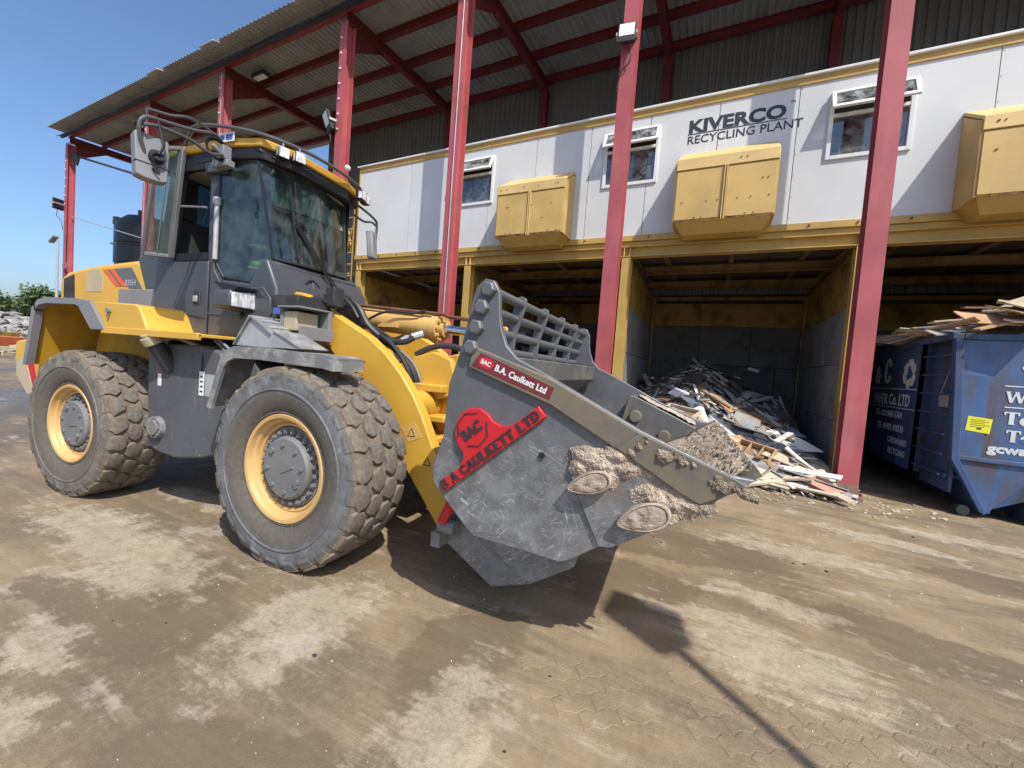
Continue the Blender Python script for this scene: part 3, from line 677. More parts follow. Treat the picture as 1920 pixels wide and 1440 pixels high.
def bucket_mat():
    t = NT('bucket_steel'); o = t.obj()
    n1 = t.noise(o, 1.6, 5, .6).outputs[0]; n2 = t.noise(o, 9, 6, .7).outputs[0]
    c = t.mix(t.rng(n1, .3, .7), (.108, .112, .118), (.15, .155, .162))
    s = t.node('ShaderNodeSeparateXYZ'); t.link(o, s.inputs[0])
    low = t.rng(t.math('ADD', s.outputs[2], t.math('MULTIPLY', s.outputs[0], -.2)), 1.1, .6)   # wear grows towards the heel and lip
    wear = t.math('ADD', t.math('MULTIPLY', low, .95), .1, clamp=True)
    tot = None
    for (ang, sx, sz, sc_, wd, k) in ((35, .5, 3.5, 2.2, .006, .8), (-28, .45, 3.2, 3.0, .006, .8), (72, .5, 3, 2.6, .006, .7), (8, .6, 3.2, 4.5, .008, .6), (-60, .6, 3.5, 5, .008, .6), (50, .3, 2.5, 7, .009, .5), (20, .3, 2.2, 11, .012, .5), (-15, .25, 3, 16, .02, .4)):
        v = t.mapping(t.mapping(o, rot=(0, R_(ang), 0)), scale=(sx, 1, sz), loc=(ang*.13, 0, ang*.07))
        nn = t.noise(v, sc_, 4, .55, .4).outputs[0]
        ln = t.rng(t.math('ABSOLUTE', t.math('SUBTRACT', nn, .5)), wd*.3, wd, 1, 0)
        gate = t.rng(t.noise(o, 2.5+sc_*.5, 4, .65, 0, ang*.7).outputs[0], .48, .70)
        ln = t.math('MULTIPLY', t.math('MULTIPLY', ln, gate), k)
        tot = ln if tot is None else t.math('MAXIMUM', tot, ln)
    c = t.mix(t.math('MULTIPLY', low, t.rng(n2, .35, .65, .1, .8)), c, (.25, .255, .26))
    c = t.mix(t.math('MULTIPLY', tot, wear), c, (.72, .72, .7))
    mud = t.math('MULTIPLY', t.rng(t.noise(o, 3.1, 6, .65).outputs[0], .52, .68), t.rng(s.outputs[0], 1.9, 2.7))
    c = t.mix(t.math('MULTIPLY', mud, .75), c, (.22, .175, .12))
    t.link(c, t.b.inputs['Base Color']); t.b.inputs['Metallic'].default_value = .25
    t.link(t.rng(n2, .3, .7, .36, .55), t.b.inputs['Roughness'])
    t.bump(t.math('ADD', n2, t.math('MULTIPLY', tot, -.6)), .16, .004); return t.m
M_buck = bucket_mat()
M_buckp = paint('bucket_paint', (.125, .128, .132), .42, .1, .07, 2, (.22, .19, .15), .12, 6, spk=.1, dust=(.3, .28, .25))
M_strip = paint('muddy_steel', (.12, .118, .105), .6, .15, .15, 2, (.2, .165, .115), .6, 4, spk=.25, dust=(.3, .27, .22), bump=.3, bscale=25)
M_inner = paint('bucket_inside', (.125, .125, .12), .5, .25, .16, 2, (.24, .195, .135), .45, 2.6, spk=.3, dust=(.3, .25, .18), bump=.25, bscale=18)
M_mud = paint('caked_mud', (.30, .24, .175), .95, 0, .25, 7, (.40, .33, .25), .5, 9, bump=.9, bscale=35)
M_cup = paint('dusty_cup', (.30, .245, .19), .85, 0, .15, 5, (.42, .33, .25), .55, 8, bump=.5, bscale=40)
M_mudp = paint('caked_mud_pale', (.42, .34, .265), .95, 0, .25, 8, (.24, .185, .135), .5, 9, bump=.9, bscale=40)

# ------------------------------------------------------------------ assembly frames
OFX, OFY = -2.887, 3.122
loader = thing('wheel_loader', 'yellow wheel loader with dark grey cab and big scratched grey front bucket', 'wheel loader', (OFX, OFY, 0), R_(4))
MF = Matrix.Identity(4)
RW = Matrix.Translation((-4.333, 3.021, 0)) @ Matrix.Rotation(R_(7), 4, 'Z')
MR = (Matrix.Translation((OFX, OFY, 0)) @ Matrix.Rotation(R_(4), 4, 'Z')).inverted() @ RW

# wheels
def tyre_mesh(mat, seed):
    m = MB()
    prof = [(.372, -.19), (.40, -.225), (.46, -.256), (.54, -.27), (.60, -.27), (.66, -.264), (.692, -.25), (.703, -.22), (.707, -.1), (.709, 0), (.707, .1), (.703, .22), (.692, .25), (.66, .264), (.60, .27), (.54, .27), (.46, .256), (.40, .225), (.372, .19)]
    m.lathe_y(prof, (0, 0, 0), 80)
    m.lathe_y([(.375, -.205), (.40, -.235), (.415, -.228)], (0, 0, 0), 60)
    m.lathe_y([(.558, -.268), (.563, -.277), (.572, -.276), (.577, -.267)], (0, 0, 0), 80)
    rg = random.Random(seed); NP = 25; pitch = 2*math.pi/NP
    def base_r(a): return .706 - 1.0*max(0, abs(a)-.19)**2*3
    for row, ac in enumerate((-.188, -.063, .063, .188)):
        for k in range(NP):
            th0 = (k + (.5 if row % 2 else 0))*pitch + rg.uniform(-.006, .006)
            sh = abs(ac) > .1; sg = -1 if ac < 0 else 1
            hx = [(-.042, -.057), (.0, -.060), (.044, -.057), (.064, -.028), (.078, 0), (.064, .028), (.044, .057), (.0, .060), (-.042, .057), (-.064, .028), (-.078, 0), (-.064, -.028)]
            hx = [(t+rg.uniform(-.007, .007), a+rg.uniform(-.006, .006)) for t, a in hx]
            if sh: hx = [((t*1.45 if abs(a) > .03 and a*sg > 0 else t), (a*1.12 if a*sg > 0 else a)) for t, a in hx]
            rings = []
            H = .027+rg.uniform(-.005, .003)
            for s_, hgt in ((1.0, -.012), (.99, H*.72), (.955, H*.98), (.84, H*1.05)):
                rr = []
                for t, a in hx:
                    A = ac+a*s_; r = base_r(A)+hgt
                    if sh and a*sg > 0: r -= .004; A -= sg*(.0 if hgt < 0 else .004)
                    ang = th0 + t*s_/.71; rr.append((r*math.cos(ang), A, r*math.sin(ang)))
                rings.append(rr)
            vs = sum(rings, []); n = 12
            fs = [(q*n+i, q*n+(i+1) % n, (q+1)*n+(i+1) % n, (q+1)*n+i) for q in range(3) for i in range(n)]+[tuple(range(3*n, 4*n))]
            m.add(vs, fs)
            # shoulder ribs running down the sidewall
            if sh:
                vs = []
                for r0, yo in ((.70, .246), (.66, .264), (.635, .267)):
                    for dt in (-.055, .055):
                        for pr_ in (0, .006 if r0 > .65 else .001):
                            ang = th0+dt/.71; vs.append((r0*math.cos(ang), sg*(yo+pr_), r0*math.sin(ang)))
                m.add(vs, [(1, 3, 7, 5), (5, 7, 11, 9), (0, 1, 5, 4), (2, 6, 7, 3), (4, 5, 9, 8), (6, 10, 11, 7), (0, 2, 3, 1)])
    return m.mesh('tyre', mat, 28)
def rim_mb():
    m = MB(); m.lathe_y([(.385, -.205), (.395, -.222), (.385, -.236), (.362, -.232), (.35, -.2), (.335, -.188), (.325, -.16), (.318, -.168), (.303, -.165), (.295, -.13), (.285, -.05), (.27, -.03), (.2, -.03), (.2, .1), (.36, .12), (.385, .205)], (0, 0, 0), 56); return m
def hub_mb():
    m = MB(); m.lathe_y([(.26, .05), (.262, -.085), (.252, -.1), (.205, -.1), (.2, -.14), (.185, -.155), (.0, -.158)], (0, 0, 0), 40)
    for k in range(24):
        a = 2*math.pi*k/24; x, z = .228*math.cos(a), .228*math.sin(a)
        m.cyl((x, -.095, z), (x, -.125, z), .0165, 6); m.cyl((x, -.125, z), (x, -.136, z), .009, 6)
    for k in range(8):
        a = 2*math.pi*k/8+.2; x, z = .15*math.cos(a), .15*math.sin(a); m.cyl((x, -.15, z), (x, -.17, z), .014, 6)
    m.obox((.03, -.16, .0), .11, .01, .012, Matrix.Rotation(R_(-30), 3, 'Y'))
    m.cyl((-.12, -.15, .09), (-.12, -.172, .09), .02, 8); m.cyl((.12, -.15, -.06), (.12, -.172, -.06), .022, 8)
    m.v = [(x*1.13, y-.055 if y < .04 else y, z*1.13) for x, y, z in m.v]
    return m
tmF, tmR = tyre_mesh(M_tyreF, 1), tyre_mesh(M_tyreR, 2)
rimm = rim_mb().mesh('rim', M_rim, 30); hubm = hub_mb().mesh('hub', M_hub, 30)
TS = 1.05
def wheel(Mbase, x, side, tm, spin, TS=1.05, zc=.752):
    wh = bpy.data.objects.new('wheel', None); COL.objects.link(wh); wh.parent = loader; wh.empty_display_size = .2
    M = Mbase @ Matrix.Translation((x, side*.965, zc))
    if side > 0: M = M @ Matrix.Rotation(math.pi, 4, 'Z')
    wh.matrix_local = M @ Matrix.Scale(TS, 4)
    S = Matrix.Rotation(spin, 4, 'Y')
    link_mesh('tyre', tm, wh, S); link_mesh('rim', rimm, wh, S); link_mesh('hub', hubm, wh, S)
wheel(MF, 0, -1, tmF, .1); wheel(MF, 0, 1, tmF, .9); wheel(MR, -1.55, -1, tmR, .4, 1.01, .73); wheel(MR, -1.55, 1, tmR, 1.2, 1.01, .73)

# axles and frames
m = MB(); m.cyl((0, -.72, .72), (0, .72, .72), .17, 16); m.blob((0, 0, .72), .32, .32, .32, 1, .05); m.build('axle', M_chas, loader, MF)
m = MB(); m.cyl((-1.55, -.72, .72), (-1.55, .72, .72), .17, 16); m.blob((-1.55, 0, .72), .32, .32, .32, 1, .05); m.build('axle', M_chas, loader, MR)
m = MB(); m.py([(-1.25, .55), (-1.25, 1.15), (-.95, 1.35), (-.9, 2.1), (-.55, 2.15), (-.25, 1.5), (.3, 1.25), (.42, .9), (.3, .6), (-.3, .5)], -.4, -.34); m.py([(-1.25, .55), (-1.25, 1.15), (-.95, 1.35), (-.9, 2.1), (-.55, 2.15), (-.25, 1.5), (.3, 1.25), (.42, .9), (.3, .6), (-.3, .5)], .34, .4); m.box(-1.2, .3, -.34, .34, .7, .95); m.box(-1.1, -.6, -.34, .34, 1.3, 1.7)
m.build('front_frame', M_yeli, loader, MF, bevel=.01)
m = MB(); m.box(-2.5, .1, -.42, .42, .55, 1.05); m.box(-.9, .12, -.3, .3, 1.05, 1.7); m.box(-2.5, -.6, -.5, .5, 1.05, 1.9); m.box(-.7, .45, -.72, .45, 1.52, 1.66)
m.build('rear_frame', M_chas, loader, MR, bevel=.01)

# boom
BP = [(-.80, 2.12), (-.76, 2.19), (-.66, 2.18), (.16, 1.80), (.36, 1.66), (.52, 1.51), (.66, 1.34), (.76, 1.18), (.85, 1.0), (.93, .85), (1.06, .60), (1.2, .36), (1.18, .26), (1.06, .24), (.96, .32), (.80, .52), (.64, .71), (.45, .96), (.20, 1.21), (-.18, 1.58), (-.55, 1.93), (-.72, 2.04)]
for y0, y1 in ((-.56, -.45), (.45, .56)):
    m = MB(); m.py(BP, y0, y1); o = m.build('boom_arm', M_yel, loader, MF, bevel=.012)
    if y0 < 0:
        d = MB(); d.loft([(.56, -.563, 1.06), (.70, -.563, 1.12), (.78, -.563, 1.01), (.64, -.563, .95)], [(.56, -.561, 1.06), (.70, -.561, 1.12), (.78, -.561, 1.01), (.64, -.561, .95)]); d.build('warning_label', M_yeld, o)
        for (cx, cz) in ((.67, 1.035), (.84, .82)):
            d = MB()
            tri = [(cx-.035, cz-.03), (cx+.035, cz-.03), (cx, cz+.035)]
            for i in range(3):
                a, b = tri[i], tri[(i+1) % 3]; d.cyl((a[0], -.5645, a[1]), (b[0], -.5645, b[1]), .0025, 4)
            d.build('warning_print', M_black, o)
        d = MB(); d.obox((.545, -.58, .80), .10, .05, .045, Matrix.Rotation(R_(52), 3, 'Y')); d.build('stop_block', M_yeld, o, bevel=.008)
m = MB(); m.cyl((.56, -.46, 1.24), (.56, .46, 1.24), .13, 24); m.build('boom_cross_tube', M_yel, loader, MF)
m = MB(); m.box(.42, .78, -.32, .44, 1.36, 1.43); m.box(.5, .82, -.32, .44, 1.10, 1.16); m.box(.52, .8, -.36, .44, .92, .98); m.py([(.35, 1.3), (.4, 1.66), (.62, 1.72), (.8, 1.66), (.9, 1.36), (.7, 1.3)], -.24, -.16); m.py([(.35, 1.3), (.4, 1.66), (.62, 1.72), (.8, 1.66), (.9, 1.36), (.7, 1.3)], .16, .24); m.build('boom_cross_casting', M_yel, loader, MF, bevel=.012)
m = MB()
for y in (-.14, .1): m.py([(1.02, 2.0), (1.16, 2.0), (1.2, 1.9), (.85, 1.2), (1.15, .62), (1.08, .52), (.98, .56), (.52, 1.18), (.56, 1.32)], y, y+.04)
m.build('bellcrank', M_yel, loader, MF, bevel=.008)
m = MB(); m.cyl((1.1, -.05, .56), (1.52, -.05, .92), .07, 12); m.build('bucket_link', M_yel, loader, MF)
# tilt cylinder
a, b = Vector((-.72, -.02, 2.045)), Vector((.50, -.02, 1.95)); d_ = (b-a).normalized()
m = MB(); m.cyl(a, b, .108, 28); m.cyl(b-d_*.16, b-d_*.03, .118, 28); m.cyl(b-d_*.02, b+d_*.05, .135, 28); m.cyl(b+d_*.05, b+d_*.1, .08, 20); m.box(-.1, .12, -.16, -.1, 1.93, 1.97)
for k in range(10):
    an = 2*math.pi*k/10; e1 = Vector((0, 1, 0)); e2 = d_.cross(e1); p = b+(e1*math.cos(an)+e2*math.sin(an))*.108; m.cyl(p+d_*.05, p+d_*.075, .016, 6)
tc = m.build('tilt_cylinder', M_yeld, loader, MF)
m = MB(); m.cyl(b+d_*.1, b+d_*.68, .043, 20); m.build('rod', M_chrome, tc)
m = MB(); m.cyl((1.08, -.1, 1.93), (1.08, .06, 1.93), .08, 16); m.build('rod_eye', M_yeld, tc)
m = MB(); m.tube([(-.75, -.1, 2.17), (.15, -.1, 2.10), (.6, -.1, 2.07), (.66, -.1, 2.05), (1.2, -.1, 2.0)], .018, 6, 2); m.build('indicator_rod', M_rust, loader, MF)
# hoses
def hose(pts, r=.024, y=None, mat=None, name='hose'):
    m = MB(); m.tube(pts, r, 8, 5); return m.build(name, mat or M_hose, loader, MF)
hose([(-.62, -.34, 1.98), (-.46, -.36, 2.12), (-.3, -.36, 2.17), (-.15, -.36, 2.07), (-.05, -.34, 1.92), (.12, -.3, 1.80), (.3, -.26, 1.79), (.38, -.22, 1.84)], .03)
hose([(-.7, -.26, 2.05), (-.5, -.26, 2.16), (-.3, -.28, 2.1), (-.2, -.3, 1.95), (-.1, -.34, 1.8)], .024)
hose([(.0, -.3, 1.86), (.2, -.34, 1.78), (.34, -.34, 1.66), (.44, -.33, 1.5), (.46, -.3, 1.35)], .022)
hose([(.02, -.26, 1.8), (.22, -.3, 1.72), (.38, -.3, 1.62), (.48, -.3, 1.48), (.49, -.28, 1.3)], .022)
hose([(.1, -.22, 1.78), (.28, -.26, 1.7), (.42, -.26, 1.6), (.52, -.27, 1.45), (.53, -.25, 1.3)], .012, mat=M_cabl)
hose([(.4, -.2, 1.68), (.55, -.16, 1.76), (.72, -.12, 1.78), (.9, -.1, 1.72), (1.0, -.1, 1.5)], .028)
hose([(-.3, -.12, 1.93), (-.2, -.2, 1.98), (-.02, -.2, 2.06), (.12, -.16, 2.08), (.3, -.14, 2.07), (.42, -.13, 2.1)], .012)
hose([(-.55, -.14, 2.12), (-.3, -.16, 2.0), (0, -.17, 1.86), (.1, -.16, 1.82), (.2, -.14, 1.86)], .014)
hose([(-.5, -.42, 2.14), (-.42, -.42, 2.2), (-.3, -.4, 2.16), (-.2, -.4, 2.08), (-.12, -.4, 1.98)], .014)
m = MB(); m.cyl((.36, -.22, 1.84), (.44, -.16, 1.88), .035, 10); m.cyl((.28, -.25, 1.8), (.34, -.23, 1.83), .034, 10); m.build('hose_coupling', M_galv, loader, MF)
m = MB(); m.py([(-.55, 2.0), (-.5, 2.22), (-.36, 2.22), (-.25, 2.1), (-.2, 1.9)], -.3, -.24); m.build('pivot_plate', M_cab, loader, MF, bevel=.008)

# front fenders
def fender(sgn):
    m = MB(); y0, y1 = (-1.2, -.92) if sgn < 0 else (.92, 1.2)
    P = [(-.90, 1.12), (-.84, 1.28), (-.76, 1.50), (-.70, 1.58), (-.60, 1.615), (-.3, 1.62), (.36, 1.60), (.45, 1.585)]
    m.strip_y(P, .022, y0, y1)
    L = [(x, z) for x, z in P]; lip = [(-.84, 1.11), (-.78, 1.275), (-.71, 1.455), (-.665, 1.51), (-.585, 1.542), (-.3, 1.547), (.36, 1.527), (.455, 1.513)]
    yo = y0 if sgn < 0 else y1
    for i in range(len(P)-1):
        q = [P[i], P[i+1], lip[i+1], lip[i]]
        m.loft([(a, yo-.012, c) for a, c in q], [(a, yo+.012, c) for a, c in q])
    m.box(.44, .46, y0, y1, 1.515, 1.585)
    m.build('front_fender', M_fend, loader, MF, sharp=40)
    m = MB(); yi = -.66 if sgn < 0 else .62
    m.py([(-.88, 1.0), (-.72, 1.52), (-.6, 1.59), (.2, 1.59), (.0, 1.35), (-.6, 1.0)], yi, yi+.04); m.box(-.3, -.2, min(yi, yi-sgn*.28), max(yi, yi-sgn*.28), 1.2, 1.58); m.build('fender_bracket', M_yeli, loader, MF)
fender(-1); fender(1)
# steel lamp guard box behind the chocks
m = MB(); m.box(-.46, -.2, -.96, -.62, 1.73, 1.755); m.box(-.46, -.2, -.96, -.62, 1.985, 2.0); m.box(-.46, -.2, -.66, -.62, 1.755, 1.985); m.box(-.46, -.43, -.93, -.66, 1.755, 1.985); m.box(-.2, -.18, -.96, -.62, 1.73, 1.84)
m.build('lamp_guard', M_cabl, loader, MF, bevel=.004)
m = MB(); m.box(-.43, -.28, -.92, -.7, 1.80, 1.96); m.build('marker_lamp', M_pale, loader, MF, bevel=.01)
m = MB(); m.cyl((-.4, -.75, 1.4), (-.4, -.75, 1.73), .03, 8); m.build('guard_post', M_fend, loader, MF)
m = MB(); m.box(-.5, -.42, -.965, -.961, 1.93, 1.975); m.build('sticker', M_blue, loader, MF)
m = MB(); m.box(-.62, -.3, -.9, -.55, 2.0, 2.1); m.cyl((-.62, -.7, 2.0), (-.3, -.62, 2.12), .05, 10); m.box(-.3, -.2, -.62, -.5, 2.05, 2.22); m.build('valve_block', M_chas, loader, MF, bevel=.008)

# ------------------------------------------------------------------ bucket
bk = bpy.data.objects.new('bucket', None); COL.objects.link(bk); bk.parent = loader; bk.matrix_local = MF
SP = [(1.47, 1.71), (1.50, 1.86), (1.525, 2.0), (1.55, 2.085), (1.60, 2.13), (1.655, 2.12), (1.695, 2.06), (1.705, 1.95), (1.72, 1.86), (1.76, 1.76), (1.83, 1.69), (2.03, 1.605), (2.52, 1.375), (2.92, 1.225), (3.02, 1.22), (2.79, 1.03), (2.37, .765), (2.23, .66), (2.17, .625), (1.64, .645), (1.57, .70), (1.345, .91), (1.33, 1.0), (1.395, 1.2), (1.41, 1.51)]
for y0 in (-1.25, 1.21):
    m = MB(); m.py(SP, y0, y0+.04); m.build('side_plate', M_buck, bk, bevel=.006)
path = [(3.03, 1.215), (2.79, 1.04), (2.37, .79), (2.17, .68), (1.72, .70), (1.56, .80), (1.46, .98), (1.46, 1.25), (1.50, 1.5), (1.56, 1.70)]
m = MB(); m.strip_y(path, -.03, -1.208, 1.208); m.build('shell', M_inner, bk)
m = MB(); m.strip_y([(3.05, 1.235), (2.80, 1.07), (2.66, .985)], -.028, -1.2, 1.2); m.build('cutting_edge', M_strip, bk)
m = MB(); m.py([(1.53, 1.705), (1.80, 1.70), (1.80, 1.56), (1.76, 1.53), (1.58, 1.37), (1.53, 1.40)], -1.206, 1.15); m.build('torsion_beam', M_inner, bk, bevel=.008)
bolts = [(1.635, 2.065), (1.60, 1.965), (1.575, 1.85), (1.55, 1.735)]
for i, (x, z) in enumerate(bolts):
    m = MB(); m.cyl((x, -1.2, z), (x, 1.2, z), .029, 14); m.build('guard_bar', M_buckp, bk)
    for y in (-1.25, 1.25):
        s = -1 if y < 0 else 1
        m = MB(); m.cyl((x, y, z), (x, y+s*.035, z), .047, 6 if i else 6); m.cyl((x, y+s*.035, z), (x, y+s*.045, z), .047, 6, .036); m.build('bolt', M_buckp, bk, bevel=.003)
for k in range(1, 5):
    y = -1.25+k*2.5/5
    m = MB(); m.py([(1.515, 1.70), (1.555, 1.9), (1.59, 2.07), (1.605, 2.11), (1.635, 2.12), (1.668, 2.105), (1.672, 2.06), (1.64, 1.95), (1.61, 1.85), (1.60, 1.70)], y-.014, y+.014); m.build('guard_plate', M_buckp, bk, bevel=.004)
ST = [(1.555, 1.685), (1.60, 1.735), (2.03, 1.60), (2.52, 1.37), (2.94, 1.218), (3.0, 1.19), (2.74, 1.165), (2.40, 1.275), (2.05, 1.455), (1.545, 1.62)]
m = MB(); m.py(ST, -1.276, -1.25); m.build('edge_strip', M_strip, bk, bevel=.008)
m = MB(); m.py(ST, 1.25, 1.315); m.build('edge_strip', M_strip, bk, bevel=.008)
m = MB(); m.py([(2.40, 1.285), (2.52, 1.37), (2.94, 1.22), (2.99, 1.19), (2.80, 1.075), (2.72, 1.11)], -1.288, -1.274); m.build('edge_wear_plate', M_strip, bk, bevel=.006)
# overlay plate along the heel
m = MB(); m.py([(2.19, 1.10), (2.20, 1.06), (2.34, .80), (2.36, .765), (2.42, .772), (2.80, 1.03), (2.87, 1.10), (2.72, 1.16), (2.40, 1.265), (2.30, 1.2)], -1.268, -1.25); m.build('overlay_plate', M_buck, bk, bevel=.006)
m = MB(); m.cyl((2.02, -1.262, 1.18), (2.02, -1.249, 1.18), .017, 12); m.build('drain_hole', M_black, bk)
# wear cups
def cup(cx, cz, ang, L, Wd, seed):
    pts = []
    for k in range(22):
        a = 2*math.pi*k/22; x = math.cos(a)*L/2*(1.12 if math.cos(a) > 0 else .98); z = math.sin(a)*Wd/2*(.72+.28*math.cos(a)); pts.append((x, z))
    def T(p, s): c, q = math.cos(ang), math.sin(ang); return (cx+(p[0]*c-p[1]*q)*s, cz+(p[0]*q+p[1]*c)*s)
    m = MB(); A = [T(p, 1.02) for p in pts]; B = [T(p, 1.0) for p in pts]; C = [T(p, .88) for p in pts]; n = len(pts)
    vs = [(x, -1.25, z) for x, z in A]+[(x, -1.318, z) for x, z in B]+[(x, -1.32, z) for x, z in C]+[(x, -1.31, z) for x, z in C]
    m.add(vs, [(q*n+i, q*n+(i+1) % n, (q+1)*n+(i+1) % n, (q+1)*n+i) for q in range(3) for i in range(n)]+[tuple(range(3*n, 4*n))])
    o = m.build('wear_cup', M_mudp, bk, bevel=.008)
    rc = random.Random(seed); vs = []; nr = 9
    for k in range(nr+1):
        for i in range(48):
            a = 2*math.pi*i/48; s_ = .92*k/nr; q = (math.cos(a)*L/2*(1.12 if math.cos(a) > 0 else .98)*s_, math.sin(a)*Wd/2*(.72+.28*math.cos(a))*s_)
            p = T(q, 1); hgt = .014*(1-(k/nr)**4)*(1+mnoise.noise(Vector((p[0]*22, p[1]*22, seed)))) + rc.gauss(0, .0009) - (.006 if k == nr else 0)
            vs.append((p[0], -1.311-hgt, p[1]))
    m = MB(); m.add(vs, [(k*48+i, k*48+(i+1) % 48, (k+1)*48+(i+1) % 48, (k+1)*48+i) for k in range(nr) for i in range(48)]); m.build('cup_mud', M_mudp, o, sharp=None)
cup(2.285, 1.085, R_(22), .225, .14, 3); cup(2.555, .965, R_(24), .25, .17, 5)
# liner in the far corner of the bucket
m = MB(); m.py([(2.22, 1.44), (2.30, 1.43), (2.86, 1.19), (2.60, .90), (2.2, .72), (2.1, .9)], .86, 1.206); m.build('corner_liner', M_inner, bk, bevel=.01)
for bx, bz in ((2.30, 1.24), (2.58, 1.08)): m = MB(); m.cyl((bx, .86, bz), (bx, .79, bz), .06, 16); m.build('liner_boss', M_strip, bk, bevel=.01)
# heel box and lower frame
m = MB(); m.py([(1.27, .86), (1.23, .385), (1.62, .15), (1.90, .25), (2.15, .42), (2.2, .66), (1.62, .69)], -.88, .88); m.build('heel_box', M_buck, bk, bevel=.01)
m = MB(); m.py([(1.55, .50), (1.86, .30), (1.93, .30), (2.18, .47), (2.2, .66), (1.72, .67)], -.95, -.88); m.build('heel_plate', M_buck, bk, bevel=.008)
m = MB(); m.cyl((1.24, -.95, .52), (1.36, -.95, .52), .05, 10); m.box(1.2, 1.27, -1.0, -.9, .38, .48); m.build('coupler_pin', M_hub, bk)
m = MB(); m.cyl((1.27, -.98, .56), (1.33, -.98, .7), .035, 10); m.build('coupler_lock', M_redp, bk)
# raised sign plate
LG = [(1.405, .925), (1.53, 1.035), (1.555, 1.09), (1.55, 1.13), (1.515, 1.165), (1.49, 1.225), (1.495, 1.30), (1.525, 1.355), (1.575, 1.388), (1.64, 1.392), (1.69, 1.365), (1.725, 1.33), (1.775, 1.308), (1.83, 1.318), (1.885, 1.355), (1.985, 1.445), (2.03, 1.392), (1.44, .872)]
m = MB(); m.py(LG, -1.278, -1.25); sg = m.build('sign_plate', M_redp, bk, bevel=.004)
dirv = Vector((2.03-1.44, 0, 1.392-.872)).normalized(); upv = Vector((-dirv.z, 0, dirv.x))
org = Vector((1.44, -1.2785, .872))+dirv*.015+upv*.009
lm, wd_ = serif_mb('B A CAULKETT LTD', 1, .006, Matrix.Identity(4))
tot = .755; hgt = .055; sxx = tot/wd_
FMx = face_M(org, dirv, upv)
lm.v = [tuple(FMx @ Vector((x*sxx, y*hgt, z))) for x, y, z in lm.v]
lm.build('lettering', M_ink, bk, sharp=None)
oc = Vector((1.603, -1.2785, 1.268)); m = MB(); R1, R2 = .103, .097
for k in range(8):
    if k in (1, 5): continue
    a0 = math.pi*2*(k-.5)/8+.15; a1 = math.pi*2*(k+.5)/8+.15
    P = [(oc.x+R*math.cos(a), oc.z+R*math.sin(a)) for R, a in ((R1, a0), (R1, a1), (R2, a1), (R2, a0))]
    m.py(P, -1.283, -1.277)
m.build('octagon_outline', M_ink, bk)
text_mb('BAC', .085, .006, face_M(oc+dirv*-.078+upv*-.03+Vector((0, -.002, 0)), dirv, upv), bold=.0035, sx=.8, spacing=1.15).build('lettering', M_ink, bk, sharp=None)
# sticker on the strip
q0 = Vector((1.60, -1.2775, 1.672)); dv = Vector((2.055-1.60, 0, 1.518-1.672)).normalized(); uv = Vector((-dv.z, 0, dv.x))
Lg = .48; hh = .052
P = [q0-dv*.02-uv*hh*.95, q0+dv*Lg-uv*hh*.72, q0+dv*Lg+uv*hh*.62, q0+dv*.01+uv*hh*.8]
m = MB(); m.loft([p+Vector((0, .0014, 0)) for p in P], P); m.build('sticker', M_maroon, bk)
m = MB(); c0 = q0+dv*.062; ring = [c0+dv*.05*math.cos(a*math.pi/10)+uv*.031*math.sin(a*math.pi/10)+Vector((0, -.0012, 0)) for a in range(20)]
m.loft([p+Vector((0, .001, 0)) for p in ring], ring); m.build('logo_oval', M_redp, bk)
text_mb('BAC', .036, .001, face_M(c0-dv*.034-uv*.012+Vector((0, -.002, 0)), dv, uv), bold=.0012, sx=.95).build('lettering', M_stick, bk, sharp=None)
text_mb('B.A. Caulkett Ltd', .05, .001, face_M(c0+dv*.062-uv*.017+Vector((0, -.001, 0)), dv, uv), bold=.0016, sx=.9, spacing=1.02).build('lettering', M_stick, bk, sharp=None)
# caked mud
rg = random.Random(11)
def clump_mb(spots, n, spread, size, y0=None):
    m = MB()
    for k in range(n):
        x, y, z = rg.choice(spots); s = size*rg.uniform(.35, 1.2)
        m.blob((x+rg.gauss(0, spread), y+rg.gauss(0, spread*.5 if y0 is None else y0), z+rg.gauss(0, spread*.7)), s*rg.uniform(.7, 1.4), s*rg.uniform(.6, 1), s*rg.uniform(.6, 1.1), rg.random()*50, .5, 2, 2.2)
    return m
def hn(p, f): return mnoise.fractal(Vector(p)*f, .9, 2.0, 5)
rgj = random.Random(5)
def mud_sheet(nu, nv, base, nrm, height):
    """mud as one relief sheet: dips below the steel where there is none"""
    m = MB(); vs = []; H = []
    for i in range(nu):
        for j in range(nv):
            u, v = i/(nu-1), j/(nv-1); p = Vector(base(u, v)); h = height(p, u, v); h += rgj.gauss(0, .0013)+max(0, rgj.gauss(-.6, 1))*.0022 if h > 0 else 0; H.append(h); vs.append(p+Vector(nrm)*h)
    fs = []
    for i in range(nu-1):
        for j in range(nv-1):
            q = (i*nv+j, (i+1)*nv+j, (i+1)*nv+j+1, i*nv+j+1)
            if max(H[k] for k in q) > 0: fs.append(q)
    return m.add(vs, fs)
def plate_mud(spots, x0, x1, z0, z1, y0):
    def hh(p, u, v):
        k = max(1-math.hypot((p.x-a)/rx, (p.z-b)/rz) for a, b, rx, rz in spots)+.22
        n = hn((p.x, p.z, 3), 10)*.45+hn((p.x, p.z, 7), 24)*.35
        e = k+n*.8
        return .0015+.022*max(0, e-.05)**1.3 + max(0, hn((p.x, p.z, 13), 55))*.006 if e > 0 else -.01
    return mud_sheet(150, 100, lambda u, v: (x0+u*(x1-x0), y0, z0+v*(z1-z0)), (0, -1, 0), hh)
